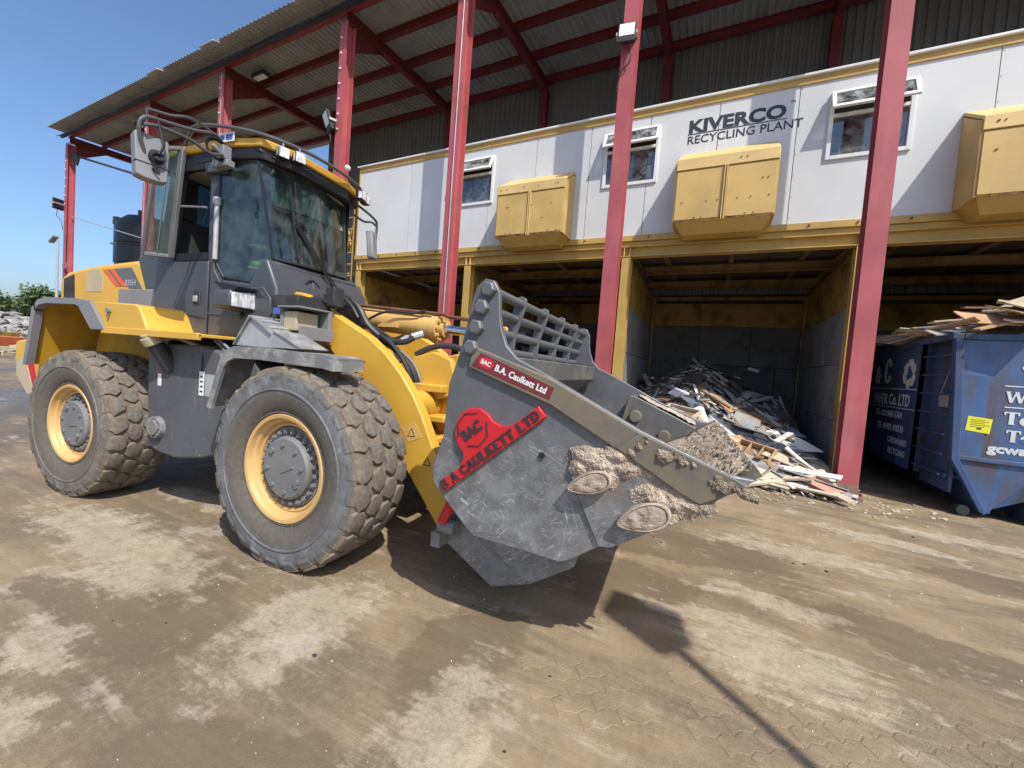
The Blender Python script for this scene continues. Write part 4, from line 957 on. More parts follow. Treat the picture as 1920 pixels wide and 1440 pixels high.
plate_mud([(2.27, 1.20, .09, .055), (2.36, 1.18, .10, .05), (2.48, 1.185, .12, .04), (2.38, 1.13, .05, .06), (2.42, 1.24, .06, .035), (2.23, 1.165, .05, .05)], 2.10, 2.68, 1.02, 1.30, -1.266).build('mud', M_mudp, bk, sharp=None, kind='stuff')
plate_mud([(2.60, 1.06, .09, .06), (2.70, 1.05, .10, .055), (2.78, 1.055, .08, .04), (2.66, 1.00, .06, .04), (2.57, 1.09, .06, .04)], 2.45, 2.90, .92, 1.16, -1.266).build('mud', M_mudp, bk, sharp=None, kind='stuff')
def floor_z(x): return .70 if x < 2.17 else (.69+(x-2.17)*.50 if x < 2.79 else 1.0+(x-2.79)*.76)
def fl_h(p, u, v):
    k = .75*(p.x-2.05)/.9 + .3*max(0, 1-abs(p.x-2.62)/.35) - .05
    n = hn((p.x, p.y, 1), 5)*.45+hn((p.x, p.y, 5), 26)*.35
    k += .3
    return min(.06, .05*(k+n)) if k+n > .05 else -.02
mud_sheet(130, 280, lambda u, v: (2.02+u*1.02, -1.205+v*2.05, floor_z(2.02+u*1.02)+.042), (-.5, 0, .86), fl_h).build('mud_crust', M_mud, bk, sharp=None, kind='stuff')
def li_h(p, u, v):
    n = hn((p.x, p.y, 9), 12)*.5+hn((p.x, p.y, 4), 40)*.3; k = .35+.5*u; return .03*(k+n) if k+n > .25 else -.01
mud_sheet(60, 34, lambda u, v: (2.30+u*.55, .87+v*.33, 1.432-u*.235), (0, 0, 1), li_h).build('mud_crust', M_mudp, bk, sharp=None, kind='stuff')
def strip_line(x): return 1.225+(2.93-x)*.375
def ed_h(p, u, v):
    k = max(0, (p.x-2.55)/.5)*.8*(1-abs(v-.42)*1.1) + max(0, 1-math.hypot((p.x-2.62)/.05, (v-.6)/.4))*.6; n = hn((p.x, p.z, 11), 12)*.7+hn((p.x, p.z, 2), 30)*.3
    return min(.02, .022*(k+n-.1)) if k+n > .3 else -.006
mud_sheet(190, 50, lambda u, v: (2.45+u*.58, -1.287, strip_line(2.45+u*.58)-.16+u*.10+v*(.15-u*.11)), (0, -1, 0), ed_h).build('mud_splash', M_mud, bk, sharp=None, kind='stuff')
m = MB()
for k in range(150):
    x = rg.uniform(2.55, 3.02); y = rg.uniform(-1.2, .9); s = rg.uniform(.008, .028); m.blob((x, y, floor_z(x)+.075), s*1.5, s*1.2, s*.8, k, .8, 2, 2.6)
m.build('mud_clods', M_mud, bk, sharp=None, kind='stuff')
M_glassd = glass('cab_glass_shaded', (.16, .2, .2), .08, .1, (.2, .24, .24))  # far panes tinted dark so the cab interior reads as shaded
t_ = NT('headlamp_lens'); o_ = t_.obj(); v_ = t_.noise(t_.mapping(o_, scale=(1, 6, 2)), 7, 3, .5)
t_.link(t_.mix(t_.rng(v_.outputs[0], .35, .65), (.85, .85, .86), (.42, .42, .44)), t_.b.inputs['Base Color']); t_.b.inputs['Metallic'].default_value = .2; t_.b.inputs['Roughness'].default_value = .22
M_headl = t_.m
M_frame = paint('window_frame_grey', (.115, .115, .116), .5, 0, .1, 3, (.2, .19, .17), .3, 6)
# ------------------------------------------------------------------ rear half: hood, fenders, tank, counterweight
def pt(name, mb, mat, parent=None, **kw):
    """part in the rear frame (or sub-part of one)"""
    return mb.build(name, mat, parent or loader, None if parent else MR, **kw)
HP = [(-3.20, 1.95), (-3.20, 2.30), (-3.05, 2.39), (-2.75, 2.435), (-2.34, 2.475), (-1.62, 2.52), (-1.57, 2.44), (-1.47, 2.17), (-1.47, 1.95)]
m = MB(); m.py(HP, -.62, .62); hood = pt('hood', m, M_yel, bevel=.05, seg=3)
def decal(poly, mat, name, y=-.6235, lab=None): m = MB(); m.py(poly, y, y+.003); return pt(name, m, mat, hood, label=lab)
decal([(-2.30, 2.405), (-2.21, 2.41), (-1.96, 2.215), (-2.05, 2.215)], M_orange, 'decal_stripe', lab='orange slanted stripe on the hood side')
decal([(-2.21, 2.41), (-2.17, 2.41), (-1.92, 2.215), (-1.96, 2.215)], M_dgrey, 'decal_stripe')
decal([(-2.17, 2.41), (-2.09, 2.415), (-1.84, 2.215), (-1.92, 2.215)], M_orange, 'decal_stripe', lab='orange slanted stripe on the hood side')
decal([(-2.09, 2.415), (-1.76, 2.43), (-1.56, 2.19), (-1.80, 2.195)], M_dgrey, 'decal_panel')
decal([(-2.62, 2.36), (-2.50, 2.42), (-2.36, 2.405), (-2.30, 2.30), (-2.30, 2.15), (-2.62, 2.15)], M_pale, 'dusty_panel')
decal([(-3.10, 2.05), (-3.10, 2.30), (-2.88, 2.36), (-2.86, 2.05)], M_chas, 'side_grille')
text_mb('835H', .098, .002, face_M((-1.87, -.6265, 2.225), (1, 0, 0), (.0, 0, 1)), bold=.001, sx=.92).build('lettering', M_stickg, hood, sharp=None)
m = MB(); m.box(-3.24, -3.19, -.5, .5, 2.0, 2.26)
for k in range(8): m.box(-3.25, -3.235, -.48, .48, 2.02+k*.03, 2.035+k*.03)
pt('rear_grille', m, M_chas)
# side service box ahead of the hood (grey)
m = MB(); m.py([(-1.46, 1.96), (-1.46, 2.20), (-1.60, 2.52), (-1.45, 2.60), (-1.12, 2.62), (-1.08, 1.96)], -.66, .6); pt('air_box', m, M_cab, bevel=.03)
m = MB(); m.py([(-1.8, 1.98), (-1.8, 2.17), (-1.18, 2.17), (-1.14, 1.98)], -.72, -.63); pt('hood_base_panel', m, M_cabl, bevel=.01)
# rear fender: grey lip, yellow body
def rear_fender(s):
    ya, yb = (-1.17, -.6) if s < 0 else (.6, 1.17)
    m = MB(); m.strip_y([(-2.44, 1.27), (-2.28, 1.87), (-2.20, 1.93), (-2.05, 1.955), (-1.52, 1.955), (-1.46, 1.93), (-1.24, 1.715)], .03, ya+.03, yb)
    o = pt('rear_fender', m, M_yeli, sharp=25)
    m = MB(); OUT = [(-2.47, 1.26), (-2.315, 1.87), (-2.23, 1.955), (-2.07, 1.99), (-1.50, 1.985), (-1.28, 1.96), (-1.06, 1.72), (-1.06, 1.695), (-1.24, 1.695)]
    INN = [(-2.41, 1.27), (-2.255, 1.85), (-2.19, 1.905), (-2.05, 1.925), (-1.53, 1.925), (-1.47, 1.905), (-1.27, 1.70), (-1.26, 1.695), (-1.25, 1.69)]
    y = ya if s < 0 else yb
    for i in range(len(OUT)-1):
        q = [OUT[i], OUT[i+1], INN[i+1], INN[i]]; m.loft([(a, y-.02, c) for a, c in q], [(a, y+.05, c) for a, c in q])
    m.build('fender_lip', M_cabl, o, bevel=.006)
    m = MB(); m.py([(-1.29, 1.965), (-.62, 1.95), (-.56, 1.925), (-.44, 1.73), (-.44, 1.70), (-1.055, 1.70)], ya+.0, yb); m.build('step_box', M_yel, o, bevel=.02)
    m = MB(); m.box(-1.1, .26, ya-.01, yb, 1.685, 1.715); m.box(-1.1, .26, ya-.015, ya+.02, 1.66, 1.722); m.build('platform', M_yel, o, bevel=.006)
    if s < 0:
        m = MB(); m.py([(-2.38, 1.2), (-2.2, 1.85), (-1.5, 1.93), (-1.2, 1.72), (-.9, 1.66), (-.9, 1.3), (-2.2, 1.0)], -.66, -.62); m.build('inner_panel', M_yeli, o)
        m = MB(); m.cyl((-1.0, ya-.001, 1.88), (-1.0, ya-.025, 1.88), .025, 10); m.obox((-1.0, ya-.004, 1.83), .012, .006, .1, Matrix.Rotation(.5, 3, 'Y')); m.build('latch', M_hub, o)
        m = MB(); m.py([(-2.27, 1.905), (-2.255, 1.85), (-2.24, 1.85), (-2.245, 1.93), (-2.17, 1.99), (-2.19, 1.99)], ya-.024, ya+.04); m.build('seam', M_black, o)
rear_fender(-1); rear_fender(1)
# counterweight
m = MB(); m.py([(-3.10, 1.50), (-2.72, 1.56), (-2.60, 1.45), (-2.42, .90), (-2.52, .80), (-2.80, .88), (-3.06, 1.10), (-3.12, 1.3)], -1.02, 1.02); cwt = pt('counterweight', m, M_yel, bevel=.03)
m = MB(); m.py([(-2.86, 1.36), (-2.72, 1.35), (-2.55, .90), (-2.66, .93)], -1.026, -1.02); m.build('reflector_strip', M_redp, cwt)
m = MB(); m.py([(-3.06, 1.28), (-2.88, 1.34), (-2.68, .94), (-2.80, .90), (-3.05, 1.10)], -1.0245, -1.0205); m.build('dusty_corner', M_pale, cwt)
m = MB(); m.py([(-2.4, 1.25), (-2.6, 1.30), (-2.45, .95), (-2.2, .9)], -1.0, -.7); pt('fender_stay', m, M_yel, bevel=.01)
# tank with ladder side
m = MB(); m.py([(-.73, 1.60), (-.70, .60), (-.50, .545), (-.25, .53), (.10, .585), (.33, .66), (.36, 1.40), (.28, 1.56), (.1, 1.62)], -1.0, -.5); tank = pt('side_tank', m, M_tank, bevel=.02)
m = MB(); m.cyl((-.40, -.97, 1.36), (-.44, -1.10, 1.60), .068, 18); m.build('filler_neck', M_chas, tank, bevel=.004)
m = MB(); m.cyl((-.44, -1.10, 1.60), (-.452, -1.14, 1.665), .082, 20); m.cyl((-.452, -1.14, 1.665), (-.456, -1.155, 1.69), .062, 20); m.cyl((-.456, -1.155, 1.69), (-.457, -1.16, 1.70), .02, 6); m.build('filler_cap', M_pale, tank, bevel=.006)
m = MB(); m.cyl((-.53, -.98, .80), (-.53, -1.045, .80), .105, 28); m.cyl((-.53, -1.045, .80), (-.53, -1.062, .80), .075, 28)
for k in range(8): a = k*math.pi/4; m.cyl((-.53+.088*math.cos(a), -1.045, .80+.088*math.sin(a)), (-.53+.088*math.cos(a), -1.056, .80+.088*math.sin(a)), .01, 6)
m.build('inspection_flange', M_fend, tank, bevel=.004)
def st(x0, x1, z0, z1, mat, y=-1.003): m = MB(); m.box(x0, x1, y, y+.0025, z0, z1); return m.build('sticker', mat, tank)
st(-.56, -.51, 1.20, 1.34, M_stick); st(-.56, -.51, 1.315, 1.34, M_redp, -1.0042); st(.02, .085, 1.16, 1.38, M_stick); st(.10, .24, 1.16, 1.36, M_stickg)
m = MB(); m.tube([(.05, -1.0, 1.55), (.06, -1.01, 1.45), (.05, -1.005, 1.38)], .006, 6); [m.box(.035, .07, -1.0046, -1.003, 1.19+k*.045, 1.205+k*.045) for k in range(4)]; m.build('sticker_print', M_ink, tank)
m = MB(); m.tube([(-.44, -1.05, 1.63), (-.25, -1.05, 1.67), (-.1, -.98, 1.62), (.05, -.9, 1.55), (.15, -.86, 1.5)], .018, 8, 4); pt('breather_hose', m, M_cabl)
m = MB(); m.tube([(.12, -.95, 1.68), (.2, -.92, 1.6), (.3, -.9, 1.5), (.34, -.88, 1.45)], .014, 6, 4); m.tube([(.18, -.95, 1.68), (.28, -.92, 1.6), (.36, -.9, 1.52)], .012, 6, 4); pt('cable', m, M_cabl)
m = MB(); m.tube([(.2, -.6, 1.55), (.5, -.45, 1.6), (.8, -.35, 1.5), (1.1, -.35, 1.45)], .04, 8, 4); m.tube([(.2, -.5, 1.4), (.5, -.4, 1.42), (.9, -.35, 1.3)], .035, 8, 4); pt('articulation_hose', m, M_hose)
m = MB(); m.py([(-1.05, 1.28), (-1.05, 1.66), (-.74, 1.66), (-.74, 1.36)], -.82, -.66); pt('battery_box', m, M_cab, bevel=.02)
# rear end trim seen beside the wheel
# ------------------------------------------------------------------ cab
yS, yF = -.75, .52
body = MB()
LB = [(-1.10, 2.50), (-1.15, 1.80), (-.60, 1.705), (-.24, 1.665), (.26, 1.69), (.52, 1.80), (.63, 1.96), (.60, 2.20), (.47, 2.46), (.42, 2.47), (.25, 2.235), (-.09, 2.275), (-.19, 2.40), (-.19, 2.50)]
body.py(LB, yS, yF); cab = pt('cab', body, M_cab, bevel=.035, seg=3)
# front cowl top and instrument hatch
m = MB(); m.loft([(.20, yS+.06, 2.22), (.42, yS+.08, 2.475), (.42, yF-.05, 2.50), (.2, yF-.05, 2.3)], [(.45, yS+.10, 2.22), (.49, yS+.13, 2.45), (.49, yF-.1, 2.475), (.45, yF-.1, 2.3)]); m.build('cowl', M_cab, cab, bevel=.02)
m = MB(); m.loft([(.590, -.28, 2.14), (.590, .2, 2.16), (.525, .2, 2.38), (.525, -.28, 2.36)], [(.600, -.28, 2.145), (.600, .2, 2.165), (.535, .2, 2.385), (.535, -.28, 2.365)]); m.build('cowl_hatch', M_cab, cab, bevel=.006)
m = MB(); m.tube([(.585, -.34, 2.12), (.545, -.38, 2.28), (.535, -.28, 2.36), (.55, -.2, 2.3)], .012, 6, 5); m.build('cowl_hose', M_black, cab)
# door
DP = [(-1.06, 2.44), (-1.10, 1.84), (-.62, 1.735), (-.27, 1.70), (-.27, 2.44)]
m = MB(); m.py(DP, -.775, -.751); door = m.build('door', M_cab, cab, bevel=.012)
m = MB(); m.py([(-1.09, 1.985), (-.27, 1.90), (-.27, 1.885), (-1.09, 1.97)], -.788, -.775); m.build('door_crease', M_cab, cab, bevel=.005)
m = MB(); m.box(-.46, -.36, -.786, -.776, 2.02, 2.16); m.build('handle_recess', M_chas, cab, bevel=.01)
m = MB(); m.box(-.44, -.38, -.80, -.786, 2.04, 2.1); m.build('door_handle', M_galv, cab, bevel=.006)
m = MB(); m.py([(-.25, 2.44), (-.25, 1.70), (.25, 1.72), (.5, 1.82), (.58, 1.96), (.56, 2.1), (.46, 2.2), (.25, 2.19), (-.1, 2.23), (-.2, 2.36), (-.2, 2.44)], -.768, -.751); m.build('front_side_panel', M_cab, cab, bevel=.012)
m = MB(); m.py([(-.25, 1.94), (.30, 1.92), (.34, 1.905), (-.25, 1.925)], -.779, -.768); m.build('panel_crease', M_cab, cab, bevel=.004)
# pillars
def pillar(p0, p1, w0, d0, name='pillar', mat=None):
    a, b = Vector(p0), Vector(p1); m = MB()
    q = lambda c: [(c.x-w0/2, c.y-d0/2, c.z), (c.x+w0/2, c.y-d0/2, c.z), (c.x+w0/2, c.y+d0/2, c.z), (c.x-w0/2, c.y+d0/2, c.z)]
    m.loft(q(a), q(b)); return m.build(name, mat or M_cab, cab, bevel=.015)
pillar((-.25, -.72, 2.42), (-.255, -.72, 3.42), .13, .07); pillar((-1.02, -.70, 2.46), (-.84, -.70, 3.45), .14, .1); pillar((-1.02, .48, 2.46), (-.92, .48, 3.45), .1, .08); pillar((-.25, .49, 2.42), (-.25, .49, 3.42), .08, .06)
m = MB(); m.cyl((-.19, -.768, 2.46), (-.19, -.768, 3.0), .022, 10); m.cyl((-.19, -.768, 2.98), (-.19, -.768, 3.05), .035, 10); m.build('gas_strut', M_galv, cab)
m = MB(); m.box(-.33, -.1, -.80, -.70, 3.28, 3.38); m.box(-.2, -.02, -.83, -.72, 3.36, 3.43); m.build('door_hinge', M_cab, cab, bevel=.01)
# glazing
GL = [(-.185, -.748, 3.40), (.27, -.715, 3.375), (.415, -.64, 2.485), (.22, -.715, 2.25), (-.085, -.748, 2.29), (-.185, -.748, 2.42)]
m = MB(); m.loft(GL, [(x, y+.006, z) for x, y, z in GL]); m.build('side_window', M_glass, cab, sharp=None)
WS = [[(.28, -.705, 3.38), (.425, -.63, 2.485)], [(.345, -.16, 3.40), (.49, -.16, 2.495)], [(.24, .40, 3.42), (.37, .36, 2.51)]]
m = MB(); vs = []
for i in range(9):
    t = i/8; A, B, C = ([WS[k][j] for k in range(3)] for j in (0, 1)), 0, 0
    row = []
    for j in (0, 1):
        p0, p1, p2 = (Vector(WS[k][j]) for k in range(3)); row.append(p0*(1-t)*(1-2*t) + p1*4*t*(1-t) + p2*t*(2*t-1))
    vs += [row[0], row[1]]
n0 = len(vs); vs += [p+Vector((-.006, 0, 0)) for p in vs]
m.add(vs, [(2*i, 2*i+1, 2*i+3, 2*i+2) for i in range(8)]+[(n0+2*i, n0+2*i+2, n0+2*i+3, n0+2*i+1) for i in range(8)]); m.build('windshield', M_glass, cab, sharp=60)
m = MB(); m.loft([(.30, yF-.08, 3.40), (-.2, yF-.02, 3.40), (-.2, yF-.02, 2.45), (.36, yF-.14, 2.5)], [(.30, yF-.075, 3.40), (-.2, yF-.015, 3.40), (-.2, yF-.015, 2.45), (.36, yF-.135, 2.5)]); m.build('side_window', M_glassd, cab)
m = MB(); m.box(-.96, -.28, .5, .506, 2.5, 3.42); m.build('side_window', M_glassd, cab)
m = MB(); m.loft([(-1.05, -.62, 2.52), (-1.05, .44, 2.52), (-.96, .44, 3.42), (-.96, -.62, 3.42)], [(-1.045, -.62, 2.52), (-1.045, .44, 2.52), (-.955, .44, 3.42), (-.955, -.62, 3.42)]); m.build('rear_window', M_glassd, cab)
m = MB(); m.box(-1.04, -.98, -.62, .44, 2.5, 2.95); m.box(-1.02, -.96, -.62, -.45, 2.95, 3.4); m.build('rear_trim', M_interior, cab, bevel=.02)
m = MB(); m.box(-.9, -.3, .44, .49, 2.5, 2.78); m.box(-.55, -.47, .44, .49, 2.78, 3.4); m.build('side_trim', M_interior, cab)
# dark seals round the glass
m = MB()
for a, b in ((GL[0], GL[1]), (GL[1], GL[2]), (GL[2], GL[3]), (GL[3], GL[4]), (GL[4], GL[5]), (GL[5], GL[0])):
    m.cyl((a[0], a[1]-.001, a[2]), (b[0], b[1]-.001, b[2]), .012, 6)
ps = [Vector(vs[2*i]) for i in range(9)]; pb = [Vector(vs[2*i+1]) for i in range(9)]
m.tube(ps, .014, 6, 1); m.tube(pb, .014, 6, 1); m.cyl(ps[-1], pb[-1], .022, 8)
m.build('glass_seal', M_black, cab)
m = MB(); m.loft([(.33, -.60, 2.49), (.44, -.55, 2.49), (.46, .3, 2.51), (.33, .34, 2.51)], [(.33, -.60, 2.56), (.40, -.55, 2.545), (.43, .3, 2.57), (.33, .34, 2.58)]); m.build('dash', M_interior, cab)
# window opening frame and swung-out glass
m = MB(); m.box(-.82, -.30, -.765, -.74, 2.46, 2.53); m.build('window_sill', M_black, cab); m = MB(); m.box(-.86, -.30, -.765, -.74, 3.34, 3.42); m.build('window_header', M_black, cab)
m = MB(); m.tube([(-.78, -.77, 3.0), (-.6, -.79, 2.98), (-.32, -.78, 2.96)], .01, 6); m.build('window_stay', M_cabl, cab)
wf = [(-.80, -.80, 2.47), (-.66, -.81, 3.52), (-.72, -.99, 3.44), (-.90, -.98, 2.45)]
c_ = lambda p, dx, dy: (p[0]+dx, p[1]+dy, p[2])
m = MB()
def beamq(a, b, wx, wy): m.loft([c_(a, -wx, -wy), c_(a, wx, -wy), c_(a, wx, wy), c_(a, -wx, wy)], [c_(b, -wx, -wy), c_(b, wx, -wy), c_(b, wx, wy), c_(b, -wx, wy)])
beamq(wf[0], wf[1], .045, .02); beamq(wf[3], wf[2], .015, .015); beamq((-.845, -.89, 2.45), (-.69, -.90, 3.50), .008, .008)
m.loft([c_(wf[0], -.02, 0), c_(wf[3], -.02, 0), c_(wf[3], .02, 0), c_(wf[0], .02, 0)], [(p[0], p[1], p[2]+.04) for p in (c_(wf[0], -.02, 0), c_(wf[3], -.02, 0), c_(wf[3], .02, 0), c_(wf[0], .02, 0))])
m.loft([c_(wf[1], -.02, 0), c_(wf[2], -.02, 0), c_(wf[2], .02, 0), c_(wf[1], .02, 0)], [(p[0], p[1], p[2]+.04) for p in (c_(wf[1], -.02, 0), c_(wf[2], -.02, 0), c_(wf[2], .02, 0), c_(wf[1], .02, 0))])
m.build('open_window_frame', M_frame, cab, bevel=.008)
m = MB(); m.loft(wf, [(p[0]-.006, p[1], p[2]) for p in wf]); m.build('open_window_glass', M_glass, cab, sharp=None)
# roof
def plan(off=0): return [(-1.08-off, yS-off), (-.06, yS-.03-off), (.30+off, yS+.02-off*.5), (.43+off, yS+.30), (.45+off, yF-.30), (.36+off, yF-.02+off*.3), (-.02, yF+.05+off), (-1.08-off, yF+off)]
m = MB(); m.pz(plan(-.0), 3.395, 3.50); m.build('roof_underside', M_black, cab, bevel=.01)
m = MB(); A = plan(.02); B = plan(.03); m.loft([(x, y, 3.503) for x, y in A], [(x, y, 3.572) for x, y in B]); Cc = plan(-.12); m.loft([(x, y, 3.5722) for x, y in B], [(x, y, 3.615) for x, y in Cc]); m.build('roof', M_yel, cab, bevel=.012)
m = MB(); m.pz(plan(-.12), 3.385, 3.40); m.build('headliner', M_liner, cab)
m = MB(); m.box(-.13, .07, yS-.065, yS-.06, 3.535, 3.62); m.build('roof_label', M_stick, cab)
m = MB(); m.box(-.035, .05, yS-.067, yS-.065, 3.55, 3.60); m.cyl((-.085, yS-.065, 3.575), (-.085, yS-.068, 3.575), .025, 12); m.build('roof_label_print', M_blue, cab)
# guard rails and mirror arms
def rail(pts, r=.02, name='guard_rail', mat=None): m = MB(); m.tube(pts, r, 8, 4); return m.build(name, mat or M_tube, cab)
rail([(-.62, -.80, 3.58), (-.40, -.87, 3.68), (-.16, -.87, 3.67), (.15, -.81, 3.63), (.42, -.70, 3.58), (.53, -.35, 3.59), (.53, .1, 3.60), (.46, .45, 3.59), (.36, .55, 3.57)], .017)
rail([(-.1, -.78, 3.50), (.02, -.95, 3.52), (.1, -1.18, 3.42), (.12, -1.40, 3.36), (.12, -1.53, 3.32), (.11, -1.56, 3.22), (.08, -1.5, 3.05)], .014, 'mirror_arm')
rail([(-.05, -.76, 3.40), (.05, -.9, 3.36), (.1, -1.05, 3.30), (.1, -1.2, 3.33), (.12, -1.44, 3.30), (.12, -1.54, 3.26)], .014, 'mirror_arm')
rail([(-.2, -.80, 3.62), (-.1, -1.0, 3.60), (.05, -1.2, 3.52), (.1, -1.35, 3.44), (.1, -1.5, 3.40)], .012, 'mirror_arm')
for k in range(3):
    pts = [(.02+.006*k, -.93+.085*math.cos(a)*(1+.1*k), 3.40+.075*math.sin(a)*(1+.12*k)) for a in [i*2*math.pi/14+k for i in range(15)]]
    m = MB(); m.tube(pts, .007, 6, 2); m.build('coiled_cable', M_black, cab)
m = MB(); m.box(-.12, .08, -.88, -.80, 3.28, 3.34); m.box(-.02, .06, -.90, -.82, 3.34, 3.46); m.cyl((.03, -.98, 3.42), (.03, -.88, 3.36), .02, 8); m.build('arm_bracket', M_cabl, cab, bevel=.008)
def mirror(cx, cy, cz, wd, ht, ang, small=False):
    Mx = Matrix.Translation((cx, cy, cz)) @ Matrix.Rotation(ang, 4, 'Z') @ Matrix.Rotation(R_(-6), 4, 'Y')
    m = MB(); w2, h2 = wd/2, ht/2
    m.px([(-w2*.92, -h2*.92), (-w2*.4, -h2), (w2*.4, -h2), (w2*.9, -h2*.9), (w2, h2*.9), (w2*.9, h2), (-w2*.9, h2), (-w2, h2*.9)], -.045, .045); m.xf(Mx)
    o = m.build('mirror', M_cabl, cab, bevel=.025, seg=3)
    if not small:
        m = MB(); m.px([(-w2*.97, -h2*.34), (w2*.97, -h2*.34), (w2*.97, -h2*.30), (-w2*.97, -h2*.30)], .0, .048); m.xf(Mx); m.build('mirror_seam', M_black, cab)
        m = MB(); m.cyl((.04, .02, .0), (.085, .02, .02), .05, 14); m.obox((.05, .02, -h2*.52), .02, .04, .025, Matrix.Identity(3)); m.xf(Mx); m.build('mirror_mount', M_black, cab)
        m = MB(); m.tube([(.1, .02, .02), (.11, .05, .1), (.1, .04, .2), (.09, .02, .3)], .011, 6); m.tube([(.09, .02, .04), (.11, -.03, -.02), (.09, .02, -.1)], .008, 6); m.xf(Mx); m.build('mirror_cable', M_black, cab)
mirror(.06, -1.455, 3.045, .215, .35, R_(-12)); 
rail([(.3, .52, 3.48), (.35, .62, 3.44), (.36, .80, 3.40), (.34, .90, 3.36), (.33, .91, 3.2), (.33, .90, 3.05)], .016, 'mirror_arm'); rail([(.3, .52, 3.34), (.35, .64, 3.30), (.35, .78, 3.34), (.34, .88, 3.33)], .014, 'mirror_arm')
mirror(.33, .84, 3.06, .13, .36, R_(10), True)
# work lights
for k, (x, y, z) in enumerate(((.46, -.63, 3.47), (.51, -.49, 3.485), (.50, .40, 3.50), (.46, .52, 3.50))):
    an = R_(-20 if k < 2 else 15)
    Mx = Matrix.Translation((x, y, z)) @ Matrix.Rotation(an, 4, 'Z')
    m = MB(); m.box(-.05, .035, -.048, .048, -.05, .05); m.xf(Mx); o = m.build('work_light', M_black, cab, bevel=.012)
    m = MB(); m.box(.036, .046, -.043, .043, -.045, .045); m.box(.046, .05, -.005, .005, -.04, .04); m.box(-.01, .032, -.0505, -.0485, -.036, .036); m.xf(Mx); m.build('work_light_lens', M_headl, cab, bevel=.006)
    m = MB(); m.cyl((0, 0, .05), (.015, 0, .09), .01, 6); m.xf(Mx); m.build('work_light_stud', M_galv, cab)
m = MB(); m.blob((.52, .14, 3.70), .03, .035, .03, 2, .05); m.build('beacon', M_lens, cab)
m = MB(); m.tube([(.2, -.74, 3.5), (.35, -.72, 3.44), (.46, -.6, 3.40), (.50, -.45, 3.41), (.48, -.3, 3.47)], .007, 6); m.build('light_cable', M_black, cab)
# wipers
def wiper(a, b, c):
    m = MB(); m.tube([a, b], .012, 6, 0); m.tube([(a[0]+.01, a[1]+.035, a[2]), (b[0]+.008, b[1]+.03, b[2])], .008, 6, 0); m.tube([Vector(b)+Vector(c)*.0-Vector(c), b, Vector(b)+Vector(c)], .011, 6, 0)
    m.cyl(a, (a[0]+.03, a[1], a[2]), .03, 10); m.build('wiper', M_black, cab)
wiper((.575, .02, 2.30), (.43, -.44, 2.90), (-.06, -.02, .36))
m = MB(); m.tube([(.45, -.40, 2.92), (.47, -.36, 2.90), (.47, -.33, 2.84), (.44, -.36, 2.82)], .01, 6); m.build('wiper_joint', M_black, cab)
# head lamp
m = MB(); m.px([(-.99, 1.975), (-.99, 2.105), (-.96, 2.14), (-.78, 2.16), (-.72, 2.12), (-.72, 1.99), (-.78, 1.955)], .12, .34); hl = m.build('headlight', M_cab, cab, bevel=.02)
m = MB(); m.px([(-.975, 1.985), (-.975, 2.11), (-.745, 2.14), (-.74, 1.98)], .342, .372); m.build('headlight_glass', M_headl, cab, bevel=.008)
m = MB(); m.py([(.30, 2.09), (.40, 2.155), (.40, 2.17), (.10, 2.21), (.10, 2.19)], -.96, -.74); m.build('headlight_brow', M_black, cab, bevel=.006)
m = MB(); m.box(.2, .26, -.78, -.7, 2.0, 2.08); m.cyl((.2, -.76, 1.9), (.24, -.82, 2.02), .02, 8); m.build('headlight_bracket', M_chas, cab)
m = MB(); m.loft([(.40, -.8, 2.15), (.46, -.8, 2.15), (.66, -.62, 1.86), (.60, -.62, 1.86)], [(.40, -.77, 2.15), (.46, -.77, 2.15), (.66, -.59, 1.86), (.60, -.59, 1.86)]); m.build('headlight_stay', M_cab, cab)
# interior
m = MB(); m.box(-.75, -.3, -.32, .12, 2.25, 2.52); m.loft([(-.80, -.30, 2.5), (-.66, -.30, 2.5), (-.66, .1, 2.5), (-.80, .1, 2.5)], [(-.98, -.26, 3.12), (-.88, -.26, 3.14), (-.88, .06, 3.14), (-.98, .06, 3.12)]); m.box(-.98, -.9, -.2, .0, 3.14, 3.3); m.build('seat', M_interior, cab, bevel=.03)
m = MB(); m.cyl((.2, -.1, 2.2), (.02, -.1, 2.62), .03, 8)
ring = [(.02+.17*math.cos(a)*.45, -.1+.19*math.sin(a), 2.64+.17*math.cos(a)*.6) for a in [i*2*math.pi/24 for i in range(25)]]; m.tube(ring, .014, 6, 1); m.build('steering_wheel', M_interior, cab)
m = MB(); m.box(-.75, -.2, .18, .42, 2.3, 2.66); m.box(.05, .35, .15, .4, 2.3, 2.62); m.build('console', M_interior, cab, bevel=.02)
m = MB(); m.box(-.12, .1, .38, .40, 2.78, 2.98); m.build('monitor', M_interior, cab)
m = MB(); m.loft([(.24, -.60, 3.36), (.28, -.2, 3.38), (.22, .34, 3.39), (.2, .34, 3.38)], [(.33, -.60, 3.02), (.375, -.2, 3.05), (.31, .34, 3.08), (.3, .34, 3.08)]); m.build('sun_visor', M_liner, cab)
